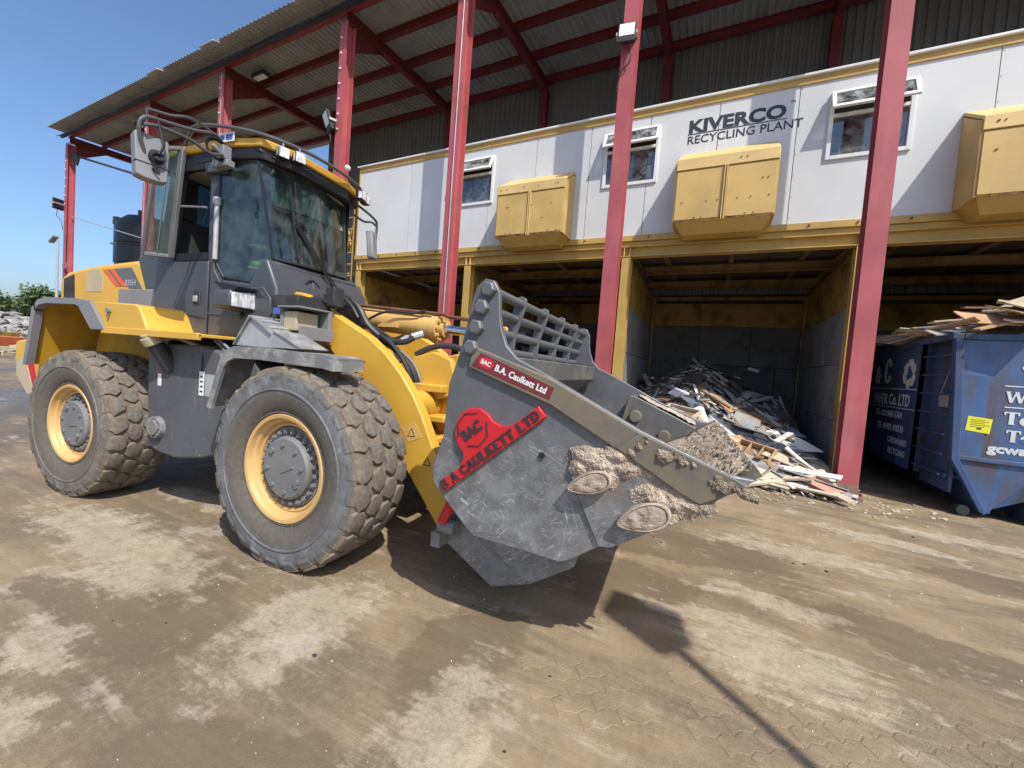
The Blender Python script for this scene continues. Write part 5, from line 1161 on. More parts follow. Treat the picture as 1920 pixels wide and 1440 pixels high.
# hi-vis reflection in the side glass, stood in for by shapes added inside
ves = thing('hivis_reflection', 'lime shapes added in the cab to stand for a hi-vis reflection in the side window', 'reflection', RW @ Vector((.05, -.48, 2.41)))
VM = Matrix.Translation(-(RW @ Vector((.05, -.48, 2.41)))) @ RW
m = MB(); rgv = random.Random(4)
for k in range(4): m.blob((.06+rgv.uniform(-.04, .05), -.48+rgv.uniform(-.04, .05), 2.43+k*.025), .07, .07, .03, k, .3, 3)
m.build('lime_patch', M_hivis, ves, VM)
m = MB(); m.blob((-.02, -.46, 2.66), .07, .09, .03, 3, .4, 2); m.blob((.1, -.5, 2.5), .1, .02, .02, 9, .3, 2); m.build('grey_patch', M_reflgrey, ves, VM)
m = MB(); m.box(-.15, .16, -.62, -.3, 2.28, 2.40); m.build('floor_tray', M_interior, cab)
# wheel chocks on the front fender
for k, (x0, s, lab) in enumerate(((-.70, 1.0, 'larger galvanised wheel chock standing at the back of the front fender'), (-.30, .62, 'smaller galvanised wheel chock leaning on the front end of the larger one'))):
    base = thing('wheel_chock', lab, 'wheel chock', (OFX, OFY, 0), R_(4), 'wheel chocks on the front fender')
    y0, y1 = -1.12, -.84
    A = [(-.74, 1.648), (-.55, 1.885), (-.34, 1.895), (-.14, 1.648)] if k == 0 else [(-.26, 1.649), (-.24, 1.72), (-.215, 1.725), (.06, 1.632), (.06, 1.629)]
    m = MB()
    if k == 0:
        m.py([(-.74, 1.645), (-.56, 1.875), (-.12, 1.645)], y0+.02, y0+.03); m.py([(-.74, 1.645), (-.56, 1.875), (-.12, 1.645)], y1-.03, y1-.02)
        m.build('side_plate', M_galv, base)
        m = MB(); m.loft([(-.57, y0, 1.885), (-.55, y0, 1.895), (-.10, y0, 1.655), (-.12, y0, 1.645)], [(-.57, y1, 1.885), (-.55, y1, 1.895), (-.10, y1, 1.655), (-.12, y1, 1.645)]); m.loft([(-.76, y0, 1.645), (-.57, y0, 1.895), (-.555, y0, 1.885), (-.74, y0, 1.645)], [(-.76, y1, 1.645), (-.57, y1, 1.895), (-.555, y1, 1.885), (-.74, y1, 1.645)])
        m.build('tread_plate', M_fend, base, bevel=.003)
        m = MB(); nv = Vector((.24, 0, .45)).normalized()
        for i in range(4):
            t = .18+i*.2; m.obox(Vector((-.55+t*.45, -.98, 1.895-t*.24))+nv*.004, .03, .2, .012, Matrix.Rotation(R_(28), 3, 'Y'))
        m.build('tread_rib', M_galv, base)
    else:
        m.py([(-.32, 1.648), (-.22, 1.765), (.08, 1.648)], y0-.04, y0-.03); m.build('side_plate', M_galv, base)
        m = MB(); m.loft([(-.225, y0-.05, 1.772), (-.205, y0-.05, 1.778), (.10, y0-.05, 1.655), (.08, y0-.05, 1.648)], [(-.225, y1-.08, 1.772), (-.205, y1-.08, 1.778), (.10, y1-.08, 1.655), (.08, y1-.08, 1.648)]); m.build('tread_plate', M_fend, base, bevel=.003)
# ------------------------------------------------------------------ waste wood heap
def pile_h(x, y):
    top = 1.95 - .42*abs(x+.35)**1.25 if x > -.35 else 1.95 - .35*abs(x+.35)
    top = max(.12, top)
    yf = 7.55 + .1*math.sin(x*3)
    t = (y-yf)/4.3; t = min(1, max(0, t)); s = t**1.12
    if y > 11.5: s *= max(.6, 1-(y-11.5)*.12)
    side = min(1, max(0, (2.05-x)/.5))
    return max(0, top*s*(.25+.75*side))
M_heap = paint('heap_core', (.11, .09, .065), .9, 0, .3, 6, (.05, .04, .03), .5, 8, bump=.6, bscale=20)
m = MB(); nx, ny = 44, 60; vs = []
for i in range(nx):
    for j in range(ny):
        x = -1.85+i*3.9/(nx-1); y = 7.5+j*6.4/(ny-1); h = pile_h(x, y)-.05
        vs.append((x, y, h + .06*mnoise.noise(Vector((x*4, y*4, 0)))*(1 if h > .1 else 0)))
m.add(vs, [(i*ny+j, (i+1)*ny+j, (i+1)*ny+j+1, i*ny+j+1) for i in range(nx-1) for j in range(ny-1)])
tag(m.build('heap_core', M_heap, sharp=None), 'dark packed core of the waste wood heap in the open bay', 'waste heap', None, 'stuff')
WC = [('pale', (.56, .47, .34)), ('white', (.72, .70, .66)), ('tan', (.45, .28, .15)), ('brown', (.24, .14, .075)), ('grey', (.30, .285, .26)), ('dark', (.085, .07, .055)), ('bluegrey', (.22, .27, .33)), ('pink', (.5, .27, .2)), ('ply', (.40, .325, .225))]  # dark is wood toned down for the shaded parts of the heap
WM = {n: paint('waste_'+n, c, .75, 0, .18, 3, tuple(x*.6 for x in c), .3, 5) for n, c in WC}
DESC = {'pale': 'pale softwood', 'white': 'white melamine', 'tan': 'tan chipboard', 'brown': 'brown timber', 'grey': 'weathered grey', 'dark': 'shade-darkened', 'bluegrey': 'blue-grey painted', 'pink': 'pinkish brown', 'ply': 'raw plywood'}
rg = random.Random(21)
def slope_rot(x, y):
    e = .05; dx = (pile_h(x+e, y)-pile_h(x-e, y))/(2*e); dy = (pile_h(x, y+e)-pile_h(x, y-e))/(2*e)
    n = Vector((-dx, -dy, 1)).normalized(); return Vector((0, 0, 1)).rotation_difference(n)
SH = {}
def plank_mesh(kind, mat):
    key = (kind, mat)
    if key in SH: return SH[key]
    m = MB(); r = random.Random(hash(kind) % 97)
    if kind == 'batten': L, W, T = 1.0, .055, .04
    elif kind == 'plank': L, W, T = .95, .13, .024
    elif kind == 'board': L, W, T = .62, .3, .018
    elif kind == 'panel': L, W, T = .9, .45, .018
    else: L, W, T = .32, .16, .02
    cut = {'board': .07, 'panel': .12, 'offcut': .05}.get(kind, .015)
    P = [(-L/2, -W/2), (L/2-cut*.4, -W/2), (L/2, -W/2+cut*.5), (L/2-cut, W/2), (-L/2+cut*.3, W/2)]
    m.pz(P, -T/2, T/2); SH[key] = m.mesh(kind, WM[mat], 30); return SH[key]
def place_wood(kind, mat, x, y, z, q, sc_, label, group, cat='waste wood'):
    o = bpy.data.objects.new(kind, plank_mesh(kind, mat)); COL.objects.link(o)
    o.location = (x, y, z); o.rotation_mode = 'QUATERNION'; o.rotation_quaternion = q; o.scale = sc_
    return tag(o, label, cat, group)
from mathutils import Quaternion
CATS = {'batten': 'batten', 'plank': 'plank', 'board': 'board', 'panel': 'panel', 'offcut': 'offcut'}
def wood_label(kind, mat, x, y, s, where):
    ln = 'short' if s < .78 else ('long' if s > 1.02 else 'middling')
    nm = 'close to the bucket' if x < -.3 else ('left of the drawer' if x < .45 else ('in line with the drawer' if x < 1.1 else 'near the right bay wall'))
    return '%s %s %s %s, %s' % (ln, DESC[mat], CATS[kind], where, nm)
def scatter(n, xr, yr, kinds, mats, where, lift=.12, yawc=None):
    k = 0
    while k < n:
        x, y = rg.uniform(*xr), rg.uniform(*yr)
        h = pile_h(x, y)
        if h <= .005 and y > 7.7: continue
        if x > 1.75+max(0, (y-8.2))*.3: continue
        kind = rg.choice(kinds); mat = rg.choice(mats)
        yw = rg.uniform(0, math.pi) if rg.random() < .45 else R_(-35)+rg.gauss(0, .45)
        q = slope_rot(x, y) @ Quaternion((0, 0, 1), yw) @ Quaternion((0, 1, 0), rg.gauss(0, .13)) @ Quaternion((1, 0, 0), rg.gauss(0, .28))
        z = h + rg.uniform(.05, lift+.04)
        sx_ = rg.uniform(.55, 1.25)
        place_wood(kind, mat, x, y, max(z, .02), q, (sx_, rg.uniform(.7, 1.25), 1), wood_label(kind, mat, x, y, sx_, where), 'waste wood in the heap', CATS[kind])
        k += 1
scatter(62, (-1.7, 1.9), (10.2, 12.6), ['batten', 'plank', 'batten', 'board'], ['dark', 'grey', 'brown', 'dark', 'grey'], 'high at the heap back', .2)  # heap back uses the darkened wood, shade put into its colour
scatter(66, (-1.2, 1.75), (8.5, 10.5), ['plank', 'board', 'batten', 'offcut', 'panel', 'plank'], ['white', 'pale', 'grey', 'grey', 'ply', 'bluegrey', 'white', 'brown', 'tan'], 'midway up the heap', .13)
scatter(62, (.0, 1.8), (7.55, 8.9), ['plank', 'board', 'offcut', 'batten', 'panel'], ['pale', 'white', 'tan', 'ply', 'white', 'pink', 'grey', 'grey'], 'at the heap foot', .12)
scatter(22, (1.1, 1.95), (8.2, 10.5), ['board', 'plank', 'batten'], ['dark', 'grey', 'dark', 'brown'], 'low on the heap side', .12)  # shaded flank of the heap gets the darkened wood too
for (kind, mat, x, y, yw, s, lab) in (
    ('panel', 'bluegrey', .15, 9.1, -.5, (.8, 1, 1), 'largest blue-grey panel lying near the bucket lip on the heap'),
    ('panel', 'pink', .62, 8.9, .4, (.7, .8, 1), 'pink-brown panel next to the blue-grey panel on the heap'),
    ('plank', 'white', 1.42, 7.62, .55, (.55, 1.1, 1), 'short white plank sticking up by the red column foot'),
    ('plank', 'pale', 1.72, 7.55, -1.05, (.8, 1, 1), 'pale plank nearest the foot of the right red column'),
    ('plank', 'pale', 1.2, 7.52, -.35, (1.3, .6, 1), 'long thin pale strip along the front edge of the heap'),
    ('panel', 'pale', .95, 7.75, -.4, (.8, 1, 1), 'big cream board lying flat at the heap front'),
    ('panel', 'tan', .62, 8.1, .3, (.55, 1, 1), 'orange tan board below the drawer front'),
    ('plank', 'grey', 1.25, 8.15, -.95, (1.5, 1.3, 1), 'long grey plank slanting down the right side of the heap')):
    q = slope_rot(x, y) @ Quaternion((0, 0, 1), yw) @ Quaternion((1, 0, 0), .1); place_wood(kind, mat, x, y, pile_h(x, y)+.12, q, s, lab, None, CATS[kind])
# drawer carcass and shallow tray on the heap
def carcass(name, lab, loc, q, L, W, H, mat, divs, cat):
    t = thing(name, lab, cat, loc); t.rotation_mode = 'QUATERNION'; t.rotation_quaternion = q
    for (a, b, c, d) in ((-L/2, L/2, -W/2, -W/2+.025), (-L/2, L/2, W/2-.025, W/2), (-L/2, -L/2+.025, -W/2+.025, W/2-.025), (L/2-.025, L/2, -W/2+.025, W/2-.025)):
        m = MB(); m.box(a, b, c, d, 0, H); m.build('side', mat, t)
    m = MB(); m.box(-L/2+.02, L/2-.02, -W/2+.02, W/2-.02, 0, .012); m.build('base', WM['brown'], t)
    for k in range(divs):
        x = -L/2+(k+1)*L/(divs+1); m = MB(); m.box(x-.01, x+.01, -W/2+.025, W/2-.025, .01, H*.9); m.build('divider', mat, t)
x, y = .78, 8.45; carcass('drawer', 'open tan drawer carcass with dividers in the middle of the heap', (x, y, pile_h(x, y)+.16), slope_rot(x, y) @ Quaternion((0, 0, 1), -.45) @ Quaternion((1, 0, 0), .35), .62, .36, .11, WM['tan'], 2, 'drawer')
x, y = -.55, 9.35; carcass('tray', 'cream framed tray lying on the heap just beyond the bucket side', (x, y, pile_h(x, y)+.14), slope_rot(x, y) @ Quaternion((0, 0, 1), -.55), .75, .36, .09, WM['pale'], 0, 'tray')
m = MB()
for k in range(700):
    x = rg.uniform(-1.7, 1.85); y = 7.45+rg.random()**1.3*4; h = pile_h(x, y)
    if h < .01 and y > 7.8: continue
    q = (slope_rot(x, y) @ Quaternion((0, 0, 1), rg.uniform(0, 6))).to_matrix() @ Matrix.Rotation(rg.gauss(0, .3), 3, 'X')
    m.obox((x, y, h+rg.uniform(0, .07)), rg.uniform(.05, .3), rg.uniform(.015, .08), rg.uniform(.006, .02), q)
tag(m.build('wood_splinters', WM['ply'], sharp=None), 'small wood splinters strewn over the waste heap', 'splinters', None, 'stuff')
for mt, nn, lab in (('white', 170, 'small white board fragments strewn over the waste heap'), ('grey', 260, 'small grey broken laths strewn over the waste heap'), ('dark', 420, 'small shade-darkened broken laths strewn over the waste heap'), ('pale', 190, 'small cream softwood laths strewn over the waste heap')):
    m = MB()
    for k in range(nn):
        x = rg.uniform(-1.75, 2.05); y = (10+rg.random()*3.2 if mt == 'dark' and rg.random() < .6 else 7.5+rg.random()*4.2); h = pile_h(x, y)
        if h < .01 and y > 7.8: continue
        q = (slope_rot(x, y) @ Quaternion((0, 0, 1), rg.uniform(0, 6) if rg.random() < .5 else R_(-35)+rg.gauss(0, .4))).to_matrix() @ Matrix.Rotation(rg.gauss(0, .25), 3, 'X') @ Matrix.Rotation(rg.gauss(0, .15), 3, 'Y')
        m.obox((x, y, h+rg.uniform(.0, .09)), rg.uniform(.15, .7), rg.uniform(.03, .12), rg.uniform(.008, .025), q)
    tag(m.build('broken_laths', WM[mt], sharp=None), lab, 'splinters', None, 'stuff')
m = MB()
for k in range(110):
    x = rg.uniform(-.2, 3.0); y = 7.35+rg.gauss(0, .25)+(.35 if x > 2.3 else 0); s = rg.uniform(.01, .05)
    m.obox((x, y, .008), s*2, s*.7, .01, Matrix.Rotation(rg.uniform(0, 6), 3, 'Z'))
tag(m.build('wood_litter', WM['pale'], sharp=None), 'wood chips littering the ground along the bay fronts', 'litter', None, 'stuff')
# rolls in the dark bay behind the bucket guard
M_bag = paint('black_film', (.03, .03, .032), .3, 0, .3, 6, (.12, .11, .1), .3, 6)
m = MB(); 
for k in range(60):
    m.blob((-4.1+rg.gauss(0, .8), 11.4+rg.gauss(0, .6), max(.2, 2.2+rg.gauss(0, .22)-abs(k % 5)*.42)), .35, .3, .16, k, .7, 2, 2.4)
m.box(-5.9, -2.4, 10.6, 13.5, 0, 1.6)
tag(m.build('bagged_waste', M_bag, sharp=50), 'dark heap of black film waste in the bay behind the bucket guard', 'waste heap', None, 'stuff')

# ------------------------------------------------------------------ blue skip with load
M_sk = paint('skip_blue', (.05, .11, .235), .45, .0, .25, 1.6, (.105, .058, .036), .5, 3.2, spk=.3, dust=(.4, .38, .34), streak=True)
M_skshade = paint('skip_blue_shaded', (.04, .085, .2), .5, 0, .2, 1.4, (.05, .042, .036), .5, 2.4, spk=.2, dust=(.3, .28, .25), streak=True)  # skip blue, grimy and darkened for the shaded side and recess
M_wpaint = paint('white_letter_paint', (.62, .63, .62), .5, 0, .1, 6, (.25, .27, .3), .3, 9)
SX0, SX1, SY = 3.03, 5.35, 7.98
skip = thing('waste_skip', 'battered blue waste skip lettered in white parked in the right bay', 'skip', (SX0, SY, 0)); KM = Matrix.Translation((-SX0, -SY, 0))
zT = 2.50
# side: straight wall with recessed corner bay, bottom sloping in
m = MB(); m.loft([(SX0, SY+.92, .42), (SX0+.05, SY+.92, .42), (SX0+.05, SY+4.6, .42), (SX0, SY+4.6, .42)], [(SX0, SY+.92, zT), (SX0+.05, SY+.92, zT), (SX0+.05, SY+4.6, zT), (SX0, SY+4.6, zT)]); m.build('side_wall', M_skshade, skip, KM)
m = MB(); m.box(SX0+.14, SX0+.18, SY+.05, SY+.92, .3, zT); m.box(SX0, SX0+.14, SY+.92, SY+.96, .42, zT); m.build('corner_recess', M_skshade, skip, KM)
for k in range(7):
    m = MB(); z = .55+k*.29; m.cyl((SX0+.02, SY+.03, z), (SX0+.02, SY+.92, z), .016, 8); m.build('ladder_rung', M_skshade, skip, KM)
m = MB(); m.box(SX0-.03, SX0+.09, SY-.03, SY+4.6, zT, zT+.09); m.box(SX0+.09, SX1, SY-.03, SY+.09, zT, zT+.09); m.box(SX1, SX1+.1, SY-.03, SY+4.6, zT, zT+.09); m.build('top_rim', M_skshade, skip, KM, bevel=.012)
# front: upper plate, folded, tapering V at the bottom
FP = [(SX0+.02, zT), (SX0+.13, .80), (SX0+.45, .12), (SX0+.52, .06), (SX0+1.0, .72), (SX1-1.0, .72), (SX1-.52, .06), (SX1-.45, .12), (SX1-.13, .80), (SX1-.02, zT)]
m = MB(); m.py(FP, SY, SY+.04); m.build('front_plate', M_sk, skip, KM, bevel=.004)
m = MB(); m.py([(SX0+.10, .86), (SX0+.115, .80), (SX1-.115, .80), (SX1-.10, .86)], SY-.035, SY-.001); m.build('front_rib', M_sk, skip, KM, bevel=.008)
m = MB(); m.py([(SX0-.0, zT), (SX0+.09, zT), (SX0+.19, .80), (SX0+.52, .08), (SX0+.45, .10), (SX0+.10, .80)], SY-.05, SY+.06); m.build('corner_post', M_skshade, skip, KM, bevel=.008)
m = MB(); m.py([(SX0+.08, 2.0), (SX0+.36, 2.02), (SX0+.40, 1.9), (SX0+.42, .84), (SX0+.12, .84)], SY-.012, SY-.0015); m.build('patch_plate', M_sk, skip, KM, bevel=.003)
m = MB(); m.py([(SX0+.56, .13), (SX0+.98, .70), (SX0+1.02, .70), (SX0+1.02, .02), (SX0+.95, .02), (SX0+.93, .34)], SY+.03, SY+.5); m.build('floor_bearer', M_skshade, skip, KM, bevel=.006)
m = MB(); m.box(SX0+.96, SX0+1.0, SY+.0, SY+.03, .02, .5); m.build('runner_edge', M_sk, skip, KM)
m = MB(); m.loft([(SX0+.13, SY+.05, .80), (SX0+.5, SY+.05, .08), (SX0+.6, SY+.05, .08), (SX0+.6, SY+.05, .80)], [(SX0+.13, SY+4.6, .80), (SX0+.5, SY+4.6, .08), (SX0+.6, SY+4.6, .08), (SX0+.6, SY+4.6, .80)]); m.box(SX0+.1, SX1, SY+.1, SY+4.5, .5, .56); m.box(SX1, SX1+.05, SY+.05, SY+4.6, .3, zT); m.box(SX0, SX1, SY+4.55, SY+4.6, .3, zT); m.build('hull', M_skshade, skip, KM)
m = MB(); m.cyl((SX0+.3, SY-.02, .09), (SX0+.3, SY+.1, .09), .07, 14); m.build('roller', M_chas, skip, KM)
m = MB(); m.loft([(SX0+.235, SY-.014, 1.43), (SX0+.48, SY-.014, 1.41), (SX0+.465, SY-.014, 1.20), (SX0+.22, SY-.014, 1.23)], [(SX0+.235, SY-.012, 1.43), (SX0+.48, SY-.012, 1.41), (SX0+.465, SY-.012, 1.20), (SX0+.22, SY-.012, 1.23)]); m.build('notice', flat('yellow_notice', (.78, .72, .03), .5), skip, KM)
m = MB()
for k in range(5): m.box(SX0+.26, SX0+.26+(.19 if k % 2 else .15), SY-.0155, SY-.014, 1.39-k*.025-.006, 1.39-k*.025)
m.box(SX0+.33, SX0+.38, SY-.0155, SY-.014, 1.25, 1.275); m.build('notice_print', M_ink, skip, KM)
# lettering, front
def F_(x, z): return face_M((SX0+x, SY-.0035, z), (1, 0, 0), (0, 0, 1))
def put(mb): mb.build('lettering', M_wpaint, skip, KM, sharp=None)
def wide(mb, x0, s):
    mb.v = [(SX0+x0+(x-SX0-x0)*s, y, z) for x, y, z in mb.v]; return mb
lm, wd_ = serif_mb('WASTE', .15, .003, F_(.58, 1.66), gap=.05); put(wide(lm, .58, 1.45))
lm, wd_ = serif_mb('T', .17, .003, F_(.58, 1.36)); put(wide(lm, .58, 1.45)); put(text_mb('el:', .22, .003, F_(.74, 1.36), bold=.011, sx=1.35))
lm, wd_ = serif_mb('T', .16, .003, F_(.62, 1.12)); put(wide(lm, .62, 1.45)); put(text_mb('el:', .21, .003, F_(.77, 1.12), bold=.011, sx=1.35))
put(text_mb('gcwaste', .165, .003, F_(.47, .955), bold=.007, sx=1.15))
m = MB(); m.box(SX0+.56, SX1-.3, SY-.005, SY-.001, 1.875, 1.89); m.box(SX0+.58, SX1-.3, SY-.005, SY-.001, 1.585, 1.60); m.build('lettering_rule', M_wpaint, skip, KM)
def recycle(mb, Mx, s):
    """three chasing arrows, a generic recycling sign"""
    for k in range(3):
        a = k*2*math.pi/3
        for P in ([(-.10, .40), (.16, .40), (.30, .18), (.15, .09), (.08, .21), (-.20, .21)], [(.22, .0), (.40, .06), (.34, .30), (.28, .20), (.12, .29), (.04, .16)]):
            q = [(x*math.cos(a)-y*math.sin(a), x*math.sin(a)+y*math.cos(a)) for x, y in P]
            e = .0003*(k+1) + (.0004 if P[0][0] > 0 else 0)
            mb.loft([Mx @ Vector((x*s, y*s, 0)) for x, y in q], [Mx @ Vector((x*s, y*s, .002+e)) for x, y in q])
m = MB(); recycle(m, F_(.90, 2.17), .48); m.build('recycling_sign', M_wpaint, skip, KM, sharp=None)
# lettering, side (reads towards the front corner)
def S_(d, z): return face_M((SX0-.0035, SY+d, z), (0, -1, 0), (0, 0, 1))
m = MB(); recycle(m, S_(1.33, 2.03), .62); m.build('recycling_sign', M_wpaint, skip, KM, sharp=None)
lm, wd_ = serif_mb('C', .46, .003, S_(2.45, 1.86), bowl=.17); put(lm)
put(text_mb('&', .5, .003, S_(2.95, 1.86), bold=.012)); put(text_mb('G', .6, .003, S_(3.6, 1.86), bold=.012))
put(text_mb('PAPER Co. LTD', .29, .003, S_(2.86, 1.46), bold=.006, sx=.86))
put(text_mb('TEL: 020 8404 6764', .165, .003, S_(2.72, 1.23), bold=.004, sx=.95)); put(text_mb('TEL: 01992 478370', .165, .003, S_(2.56, .99), bold=.004, sx=.95))
put(text_mb('CARDBOARD', .15, .003, S_(1.96, .77), bold=.003, sx=.9)); put(text_mb('RECYCLING', .15, .003, S_(1.88, .58), bold=.003, sx=.9))
m = MB(); m.box(SX0-.005, SX0-.001, SY+.98, SY+3.6, 1.75, 1.765); m.box(SX0-.0051, SX0-.0011, SY+.98, SY+3.6, 1.405, 1.42); m.build('lettering_rule', M_wpaint, skip, KM)
m = MB(); m.obox((SX0+.137, SY+.45, 1.62), .003, .28, .2, Matrix.Identity(3)); m.obox((SX0+.137, SY+.5, 1.85), .003, .03, .5, Matrix.Rotation(.5, 3, 'X')); m.build('torn_label', M_stickg, skip, KM)
# load of boards on the skip
m = MB(); nx, ny = 20, 26; vs = []
for i in range(nx):
    for j in range(ny):
        x = SX0+.1+i*(SX1-SX0-.1)/(nx-1); y = SY+.1+j*4.3/(ny-1)
        vs.append((x, y, zT-.02+.42*math.sin(math.pi*i/(nx-1))**.7*min(1, j/5+.35)+.07*mnoise.noise(Vector((x*3, y*3, 1)))))
m.add(vs, [(i*ny+j, (i+1)*ny+j, (i+1)*ny+j+1, i*ny+j+1) for i in range(nx-1) for j in range(ny-1)])
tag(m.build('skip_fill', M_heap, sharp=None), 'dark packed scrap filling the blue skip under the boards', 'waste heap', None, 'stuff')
for k in range(46):
    u = rg.random(); x = SX0+.05+u*(SX1-SX0)*.98; y = SY-.02+rg.random()**1.5*2.6
    kind = rg.choice(['plank', 'board', 'panel', 'batten']); mat = rg.choice(['pale', 'ply', 'tan', 'white', 'grey', 'ply', 'brown'])
    q = Quaternion((0, 0, 1), rg.gauss(.1, .6)) @ Quaternion((0, 1, 0), rg.gauss(-.12 if u < .4 else .05, .16)) @ Quaternion((1, 0, 0), rg.gauss(.1, .25))
    z = zT+.09+.4*math.sin(math.pi*min(1, max(.0, u)))**.8*min(1, (y-SY)/.7+.45)+rg.uniform(0, .12)
    place_wood(kind, mat, x, y, z, q, (rg.uniform(.8, 1.3), rg.uniform(.7, 1.1), 1), '%s %s on the blue skip load, %s, %s' % (DESC[mat], CATS[kind], 'left end' if u < .35 else 'middle' if u < .7 else 'right end', 'along the front rim' if y < SY+.5 else 'set further back' if y < SY+1.3 else 'at the far back'), 'scrap boards on the blue skip', CATS[kind])
for k in range(16):
    x = SX0+rg.uniform(-.1, .3); y = SY+.15+k*.19; kind = rg.choice(['board', 'plank', 'panel']); mat = rg.choice(['pale', 'ply', 'tan', 'white', 'grey', 'ply'])
    place_wood(kind, mat, x, y, zT+.1+rg.uniform(.0, .16), Quaternion((0, 0, 1), rg.uniform(.2, 2.4)) @ Quaternion((0, 1, 0), rg.gauss(-.1, .2)) @ Quaternion((1, 0, 0), rg.gauss(0, .25)), (rg.uniform(.6, 1), rg.uniform(.7, 1), 1), '%s %s draped over the left rim of the blue skip, %s' % (DESC[mat], CATS[kind], 'above the ladder rungs' if k < 5 else 'above the side lettering' if k < 11 else 'towards the rear'), 'scrap boards on the blue skip', CATS[kind])
for (kind, mat, x, y, z, yw, pt_, s, lab) in (('panel', 'pale', 3.02, 8.75, 2.66, 1.35, -.1, (1.0, .45, 1), 'cream board hanging over the left edge of the skip above the arrows sign'), ('panel', 'tan', 3.40, 8.15, 2.83, .25, .55, (.7, .9, 1), 'orange tan board tilted at the front left corner of the skip load'), ('plank', 'white', 3.85, 7.98, 2.77, .15, .3, (.7, 1.6, 1), 'white printed board drooping over the front rim of the skip'), ('plank', 'brown', 3.8, 8.3, 3.0, .04, .1, (1.3, 1, 1), 'long brown board lying across the top of the skip load')):
    place_wood(kind, mat, x, y, z, Quaternion((0, 0, 1), yw) @ Quaternion((1, 0, 0), pt_), s, lab, None, CATS[kind])

# ------------------------------------------------------------------ left background
M_tankp = paint('black_tank', (.022, .024, .026), .4, 0, .2, 2, (.09, .085, .075), .25, 3)
t = thing('water_tank', 'tall black ribbed water tank standing behind the open end of the shed', 'water tank', (-31.5, 12.2, 0))
m = MB(); prof = [(1.45, 0)]
for k in range(7):
    z = .2+k*1.15; prof += [(1.50, z), (1.50, z+.95), (1.44, z+1.0), (1.44, z+1.1)]
prof += [(1.42, 8.3), (1.0, 8.75), (.3, 8.95), (0, 8.97)]
m.lathe_y([(r, z) for r, z in prof], (0, 0, 0), 40); m.v = [(x, z, y) for x, y, z in m.v]; m.build('shell', M_tankp, t)
m = MB(); m.cyl((.0, -.2, 8.9), (0, -.2, 9.2), .3, 16); m.cyl((-.9, 0, 8.5), (-.9, 0, 8.95), .2, 12); m.box(-1.3, -1.0, -1.2, -.6, 8.25, 8.7); m.build('lid', M_tankp, t, bevel=.02)
# rubble heap, plant and bins far off
M_rub = paint('rubble', (.30, .285, .26), .9, 0, .35, 1.2, (.14, .12, .1), .5, 2.5, bump=.9, bscale=3)
m = MB(); rr = random.Random(8)
for k in range(900):
    x = -64+rr.gauss(0, 5); y = 13.6+rr.gauss(0, 2.6); d = math.hypot((x+64)/10, (y-13.6)/6)
    if d > 1: continue
    z = 3.0*(1-d**1.6); s = rr.uniform(.15, .6); m.blob((x, y, z*rr.uniform(.55, 1.0)), s*1.4, s, s*.7, k, .6, 1)
tag(m.build('rubble_heap', M_rub, sharp=60), 'grey heap of broken rubble far off at the left edge', 'rubble heap', None, 'stuff')
t = thing('excavator', 'distant yellow excavator boom and body behind the rubble heap', 'excavator', (-84, 19.0, 0))
m = MB(); m.box(-3, 3, -1.4, 1.4, 3.0, 4.3); m.build('body', M_yel, t, bevel=.1)
m = MB(); m.box(-2.6, 2.6, -1.6, -1.1, 0, .9); m.box(-2.6, 2.6, 1.1, 1.6, 0, .9); m.box(-1, 1, -1, 1, .8, 3.0); m.build('tracks', M_chas, t, bevel=.1)
m = MB(); m.py([(1, 3.6), (4, 4.3), (8, 4.1), (11, 3.2), (11, 3.0), (8, 3.7), (4, 3.85), (1, 3.1)], -.3, .3); m.build('boom', M_yel, t, bevel=.05)
m = MB(); m.box(.2, 2.0, -1.45, 0, 4.3, 5.4); m.build('cab', M_pale, t, bevel=.08)
def bin_(lab, x, y, L, W, H, mat, rz):
    t = thing('site_bin', lab, 'bin', (x, y, 0), rz)
    m = MB(); m.loft([(-L*.42, -W/2, .1), (L*.42, -W/2, .1), (L*.42, W/2, .1), (-L*.42, W/2, .1)], [(-L/2, -W/2, H), (L/2, -W/2, H), (L/2, W/2, H), (-L/2, W/2, H)]); m.build('body', mat, t, bevel=.04)
    m = MB(); m.box(-L/2-.05, L/2+.05, -W/2-.06, -W/2, H-.12, H); m.box(-L/2-.05, L/2+.05, W/2, W/2+.06, H-.12, H); m.build('rim', mat, t)
    for k in range(4): m = MB(); m.box(-L*.38+k*L*.25, -L*.38+k*L*.25+.08, -W/2-.05, -W/2, .15, H-.12); m.build('rib', mat, t)
M_obin = paint('orange_bin', (.5, .12, .04), .6, 0, .15, 1, (.2, .1, .06), .3, 2)
bin_('orange waste bin far off beyond the loader counterweight', -41, 8.3, 3.0, 1.7, 1.05, M_obin, .3)
bin_('ochre waste bin behind the orange one at the left edge', -47, 9.0, 4.0, 2.0, 1.3, M_byel, .2)
m = MB()
for k in range(200): m.obox((-40+rr.gauss(0, 3.0), 9.3+rr.gauss(0, 1.4), .1+abs(rr.gauss(0, .25))), rr.uniform(.1, .7), rr.uniform(.05, .3), rr.uniform(.03, .2), Matrix.Rotation(rr.uniform(0, 3), 3, 'Z') @ Matrix.Rotation(rr.uniform(-.5, .5), 3, 'X'))
tag(m.build('scrap_scatter', M_pale, sharp=None), 'scattered scrap on the ground round the distant bins', 'scrap', None, 'stuff')
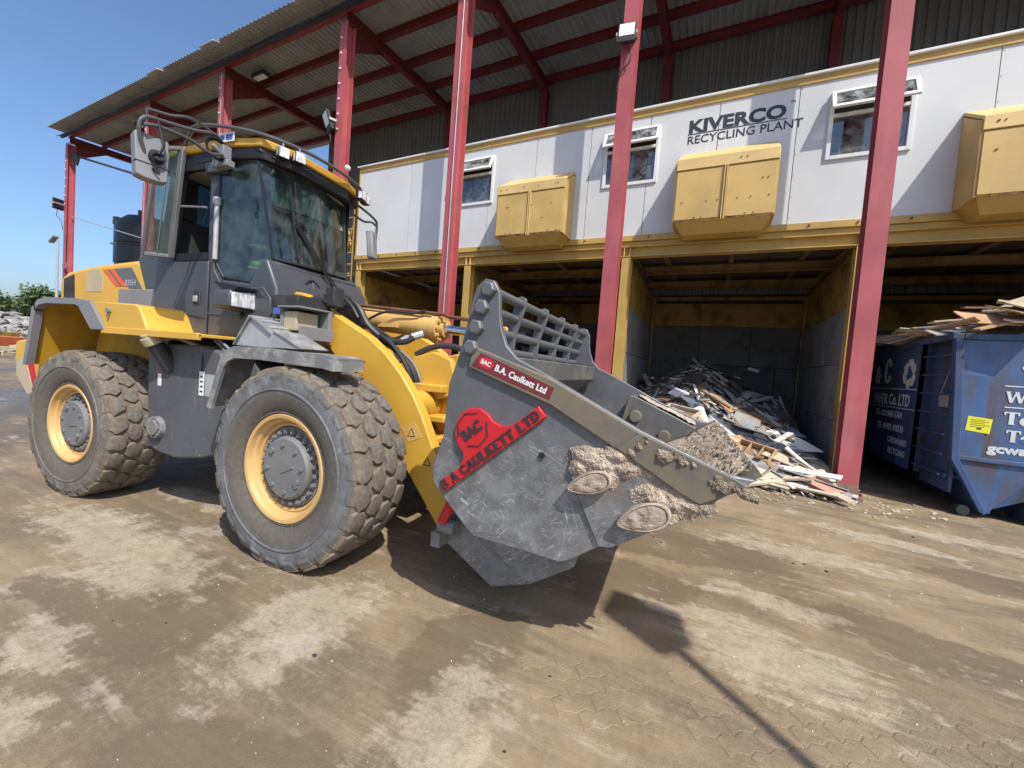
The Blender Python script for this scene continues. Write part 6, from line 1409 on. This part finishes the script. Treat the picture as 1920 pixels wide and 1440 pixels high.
# lamp posts
M_post = flat('white_post', (.38, .39, .4), .4)
t = thing('lamp_post', 'slim pale lamp post just left of the end column', 'lamp post', (-47, 12.6, 0)); m = MB(); m.cyl((0, 0, 0), (0, 0, 8.8), .11, 10, .07); m.build('pole', M_post, t); m = MB(); m.obox((-.5, -.1, 8.85), 1.1, .3, .15, Matrix.Rotation(-.35, 3, 'Y')); m.build('lamp_head', M_hub, t)
t = thing('lamp_post', 'thin distant lamp post between the end column and the black tank', 'lamp post', (-70, 23.8, 0)); m = MB(); m.cyl((0, 0, 0), (0, 0, 13.3), .14, 8, .08); m.build('pole', M_post, t); m = MB(); m.box(-.9, .9, -.2, .2, 13.3, 13.5); m.build('lamp_head', M_hub, t)
# trees
def leaf_mat(n, c):
    t = NT(n); o = t.obj(); nn = t.noise(o, .9, 4, .6).outputs[0]; rd = t.node('ShaderNodeNewGeometry').outputs['Random Per Island']
    cc = t.mix(nn, tuple(x*.6 for x in c), tuple(x*1.35 for x in c)); cc = t.mix(t.math('MULTIPLY', rd, .5), cc, tuple(x*1.6 for x in c))
    t.link(cc, t.b.inputs['Base Color']); t.b.inputs['Roughness'].default_value = .7
    t.b.inputs['Subsurface Weight'].default_value = 0; return t.m
M_leaf = leaf_mat('leaf_green', (.075, .11, .035)); M_bark = flat('bark', (.09, .07, .05), .9)
def tree(x, y, h, rad, lab, seed):
    t = thing('tree', lab, 'tree', (x, y, 0), 0, 'trees far beyond the yard'); r = random.Random(seed)
    m = MB(); m.tube([(0, 0, 0), (.1, 0, h*.3), (-.1, .1, h*.6), (0, 0, h*.85)], lambda u: .28*(1-u*.8), 8, 2)
    lobes = []
    for k in range(9):
        a = r.uniform(0, 6.28); d = rad*r.uniform(.3, .8); z = h*r.uniform(.45, .92); c = Vector((d*math.cos(a), d*math.sin(a), z)); lobes.append((c, rad*r.uniform(.25, .45)))
        m.tube([(0, 0, z*.6), c*.6+Vector((0, 0, z*.35)), c], lambda u: .1*(1-u*.8), 5, 2)
    lobes.append((Vector((0, 0, h*.9)), rad*.45)); m.build('trunk', M_bark, t)
    m = MB()
    for k in range(2600):
        c, rr_ = r.choice(lobes); v = Vector((r.gauss(0, 1), r.gauss(0, 1), r.gauss(0, .8))).normalized()*rr_*(r.random()**.4)*r.uniform(.7, 1.25); p = c+v
        s = r.uniform(.12, .3); e1 = Vector((r.gauss(0, 1), r.gauss(0, 1), r.gauss(0, .6))).normalized(); e2 = e1.cross(Vector((r.gauss(0, 1), r.gauss(0, 1), 1))).normalized()
        m.add([p-e1*s, p-e2*s*.5, p+e1*s, p+e2*s*.5], [(0, 1, 2, 3)])
    m.build('crown', M_leaf, t, sharp=None)
tree(-72, 17.6, 6.6, 2.6, 'wispy green tree rising highest beside the left column base', 1)
tree(-78, 15.6, 5.6, 3.0, 'low spreading green tree at the very left edge of the skyline', 2)
tree(-80, 19.6, 6.0, 2.6, 'green tree between the left edge tree and the end column', 3)
tree(-90, 26.5, 6.4, 3.2, 'farthest green tree seen right of the end column foot', 4)
# yard boundary behind
M_hoard = paint('hoarding', (.22, .23, .22), .7, 0, .1, .3)
t = thing('boundary_wall', 'low grey boundary wall at the far end of the yard', 'wall', (-110, 20, 0))
for k in range(24): m = MB(); m.box(-.15, .15, -34.9+k*3, -32+k*3, 0, 1.9); m.build('concrete_panel', M_hoard, t)
# ladder and pipework of the picking plant beside the cab
t = thing('plant_ladder', 'ochre access ladder and bracing at the left end of the white cabin', 'ladder', (-11.1, 9.7, 0)); LM = Matrix.Translation((11.1, -9.7, 0))
m = MB()
for x in (-11.55, -10.95): m.cyl((x, 9.6, .0), (x, 9.6, 6.6), .04, 8)
m.build('stile', M_dyel, t, LM)
for k in range(16): m = MB(); m.cyl((-11.55, 9.6, .4+k*.38), (-10.95, 9.6, .4+k*.38), .025, 6); m.build('rung', M_dyel, t, LM)
m = MB(); m.cyl((-11.6, 9.7, 4.4), (-10.9, 9.7, 6.5), .04, 6); m.cyl((-10.9, 9.7, 4.4), (-11.6, 9.7, 6.5), .04, 6); m.cyl((-12.3, 9.8, 4.3), (-10.5, 9.8, 4.3), .06, 6); m.build('brace', M_dyel, t, LM)
m = MB(); m.cyl((-11.3, 9.5, 6.6), (-11.25, 9.5, 7.2), .12, 10); m.tube([(-11.3, 9.5, 6.6), (-11.5, 9.45, 6.2), (-11.3, 9.45, 5.8), (-11.5, 9.4, 5.2)], .05, 6); m.build('hose', M_rust, t, LM)
# sagging cable from the cabin roof corner
m = MB(); m.tube([(-10.45, 9.3, 7.5), (-10.9, 9.0, 7.2), (-11.6, 8.8, 7.3), (-12.2, 8.6, 7.6)], .02, 6); tag(m.build('cable', M_black), 'thin cable sagging from the cabin roof corner to the shed', 'cable')
m = MB(); m.obox((1.05, 13.99, 2.06), .3, .004, .09, Matrix.Rotation(.2, 3, 'Y')); tag(m.build('paper_scrap', M_paper), 'white paper scrap stuck on the dark back wall of the wood bay', 'paper')
# light mast behind the photographer: its shadow falls across the yard
HCx, HCy = -.02+.667*5.05, 2.62-.4386*5.05
t = thing('light_mast', 'floodlight mast behind the viewer whose shadow crosses the yard', 'lamp post', (0, 0, 0), 0)
m = MB(); m.cyl((3.2, -.13, 0), (HCx, HCy, 5.05), .04, 12, .034); m.box(3.0, 3.4, -.33, .07, 0, .02); m.build('pole', M_galv, t)
HC = Vector((-.22, 2.8, 0)) + TO_SUN*(5.2/TO_SUN.z)
def up_sun(gx, gy, off=0): g = Vector((gx, gy, 0)); return g + TO_SUN*((HC-g).dot(TO_SUN)+off)
Q = [(-.557, 2.768), (-.538, 3.10), (-.061, 3.06), (.039, 2.71), (-.12, 2.52)]
m = MB(); m.loft([up_sun(*p) for p in Q], [up_sun(*p, .12) for p in Q]); m.build('lamp_head', M_black, t, bevel=.02)
# loose litter on the yard
m = MB()
for k in range(420):
    x = rr.uniform(-4.5, 4.5); y = rr.uniform(.7, 7); s = rr.choice((.001, .0014, .0018, .0024, .004))*(.6+.25*y)*.8
    m.obox((x, y, .003), s*2, s, .004, Matrix.Rotation(rr.uniform(0, 6), 3, 'Z'))
tag(m.build('pale_grit', M_paper, sharp=None), 'tiny pale chips of grit strewn over the yard', 'grit', None, 'stuff')
m = MB()
for k in range(45):
    x = rr.uniform(-3.5, 4.5); y = rr.uniform(.8, 6.5); s = rr.uniform(.003, .010); m.blob((x, y, .006), s*1.6, s, s*.6, k, .5, 1)
tag(m.build('dark_crumbs', M_chas, sharp=60), 'small dark crumbs of dirt strewn over the yard', 'grit', None, 'stuff')
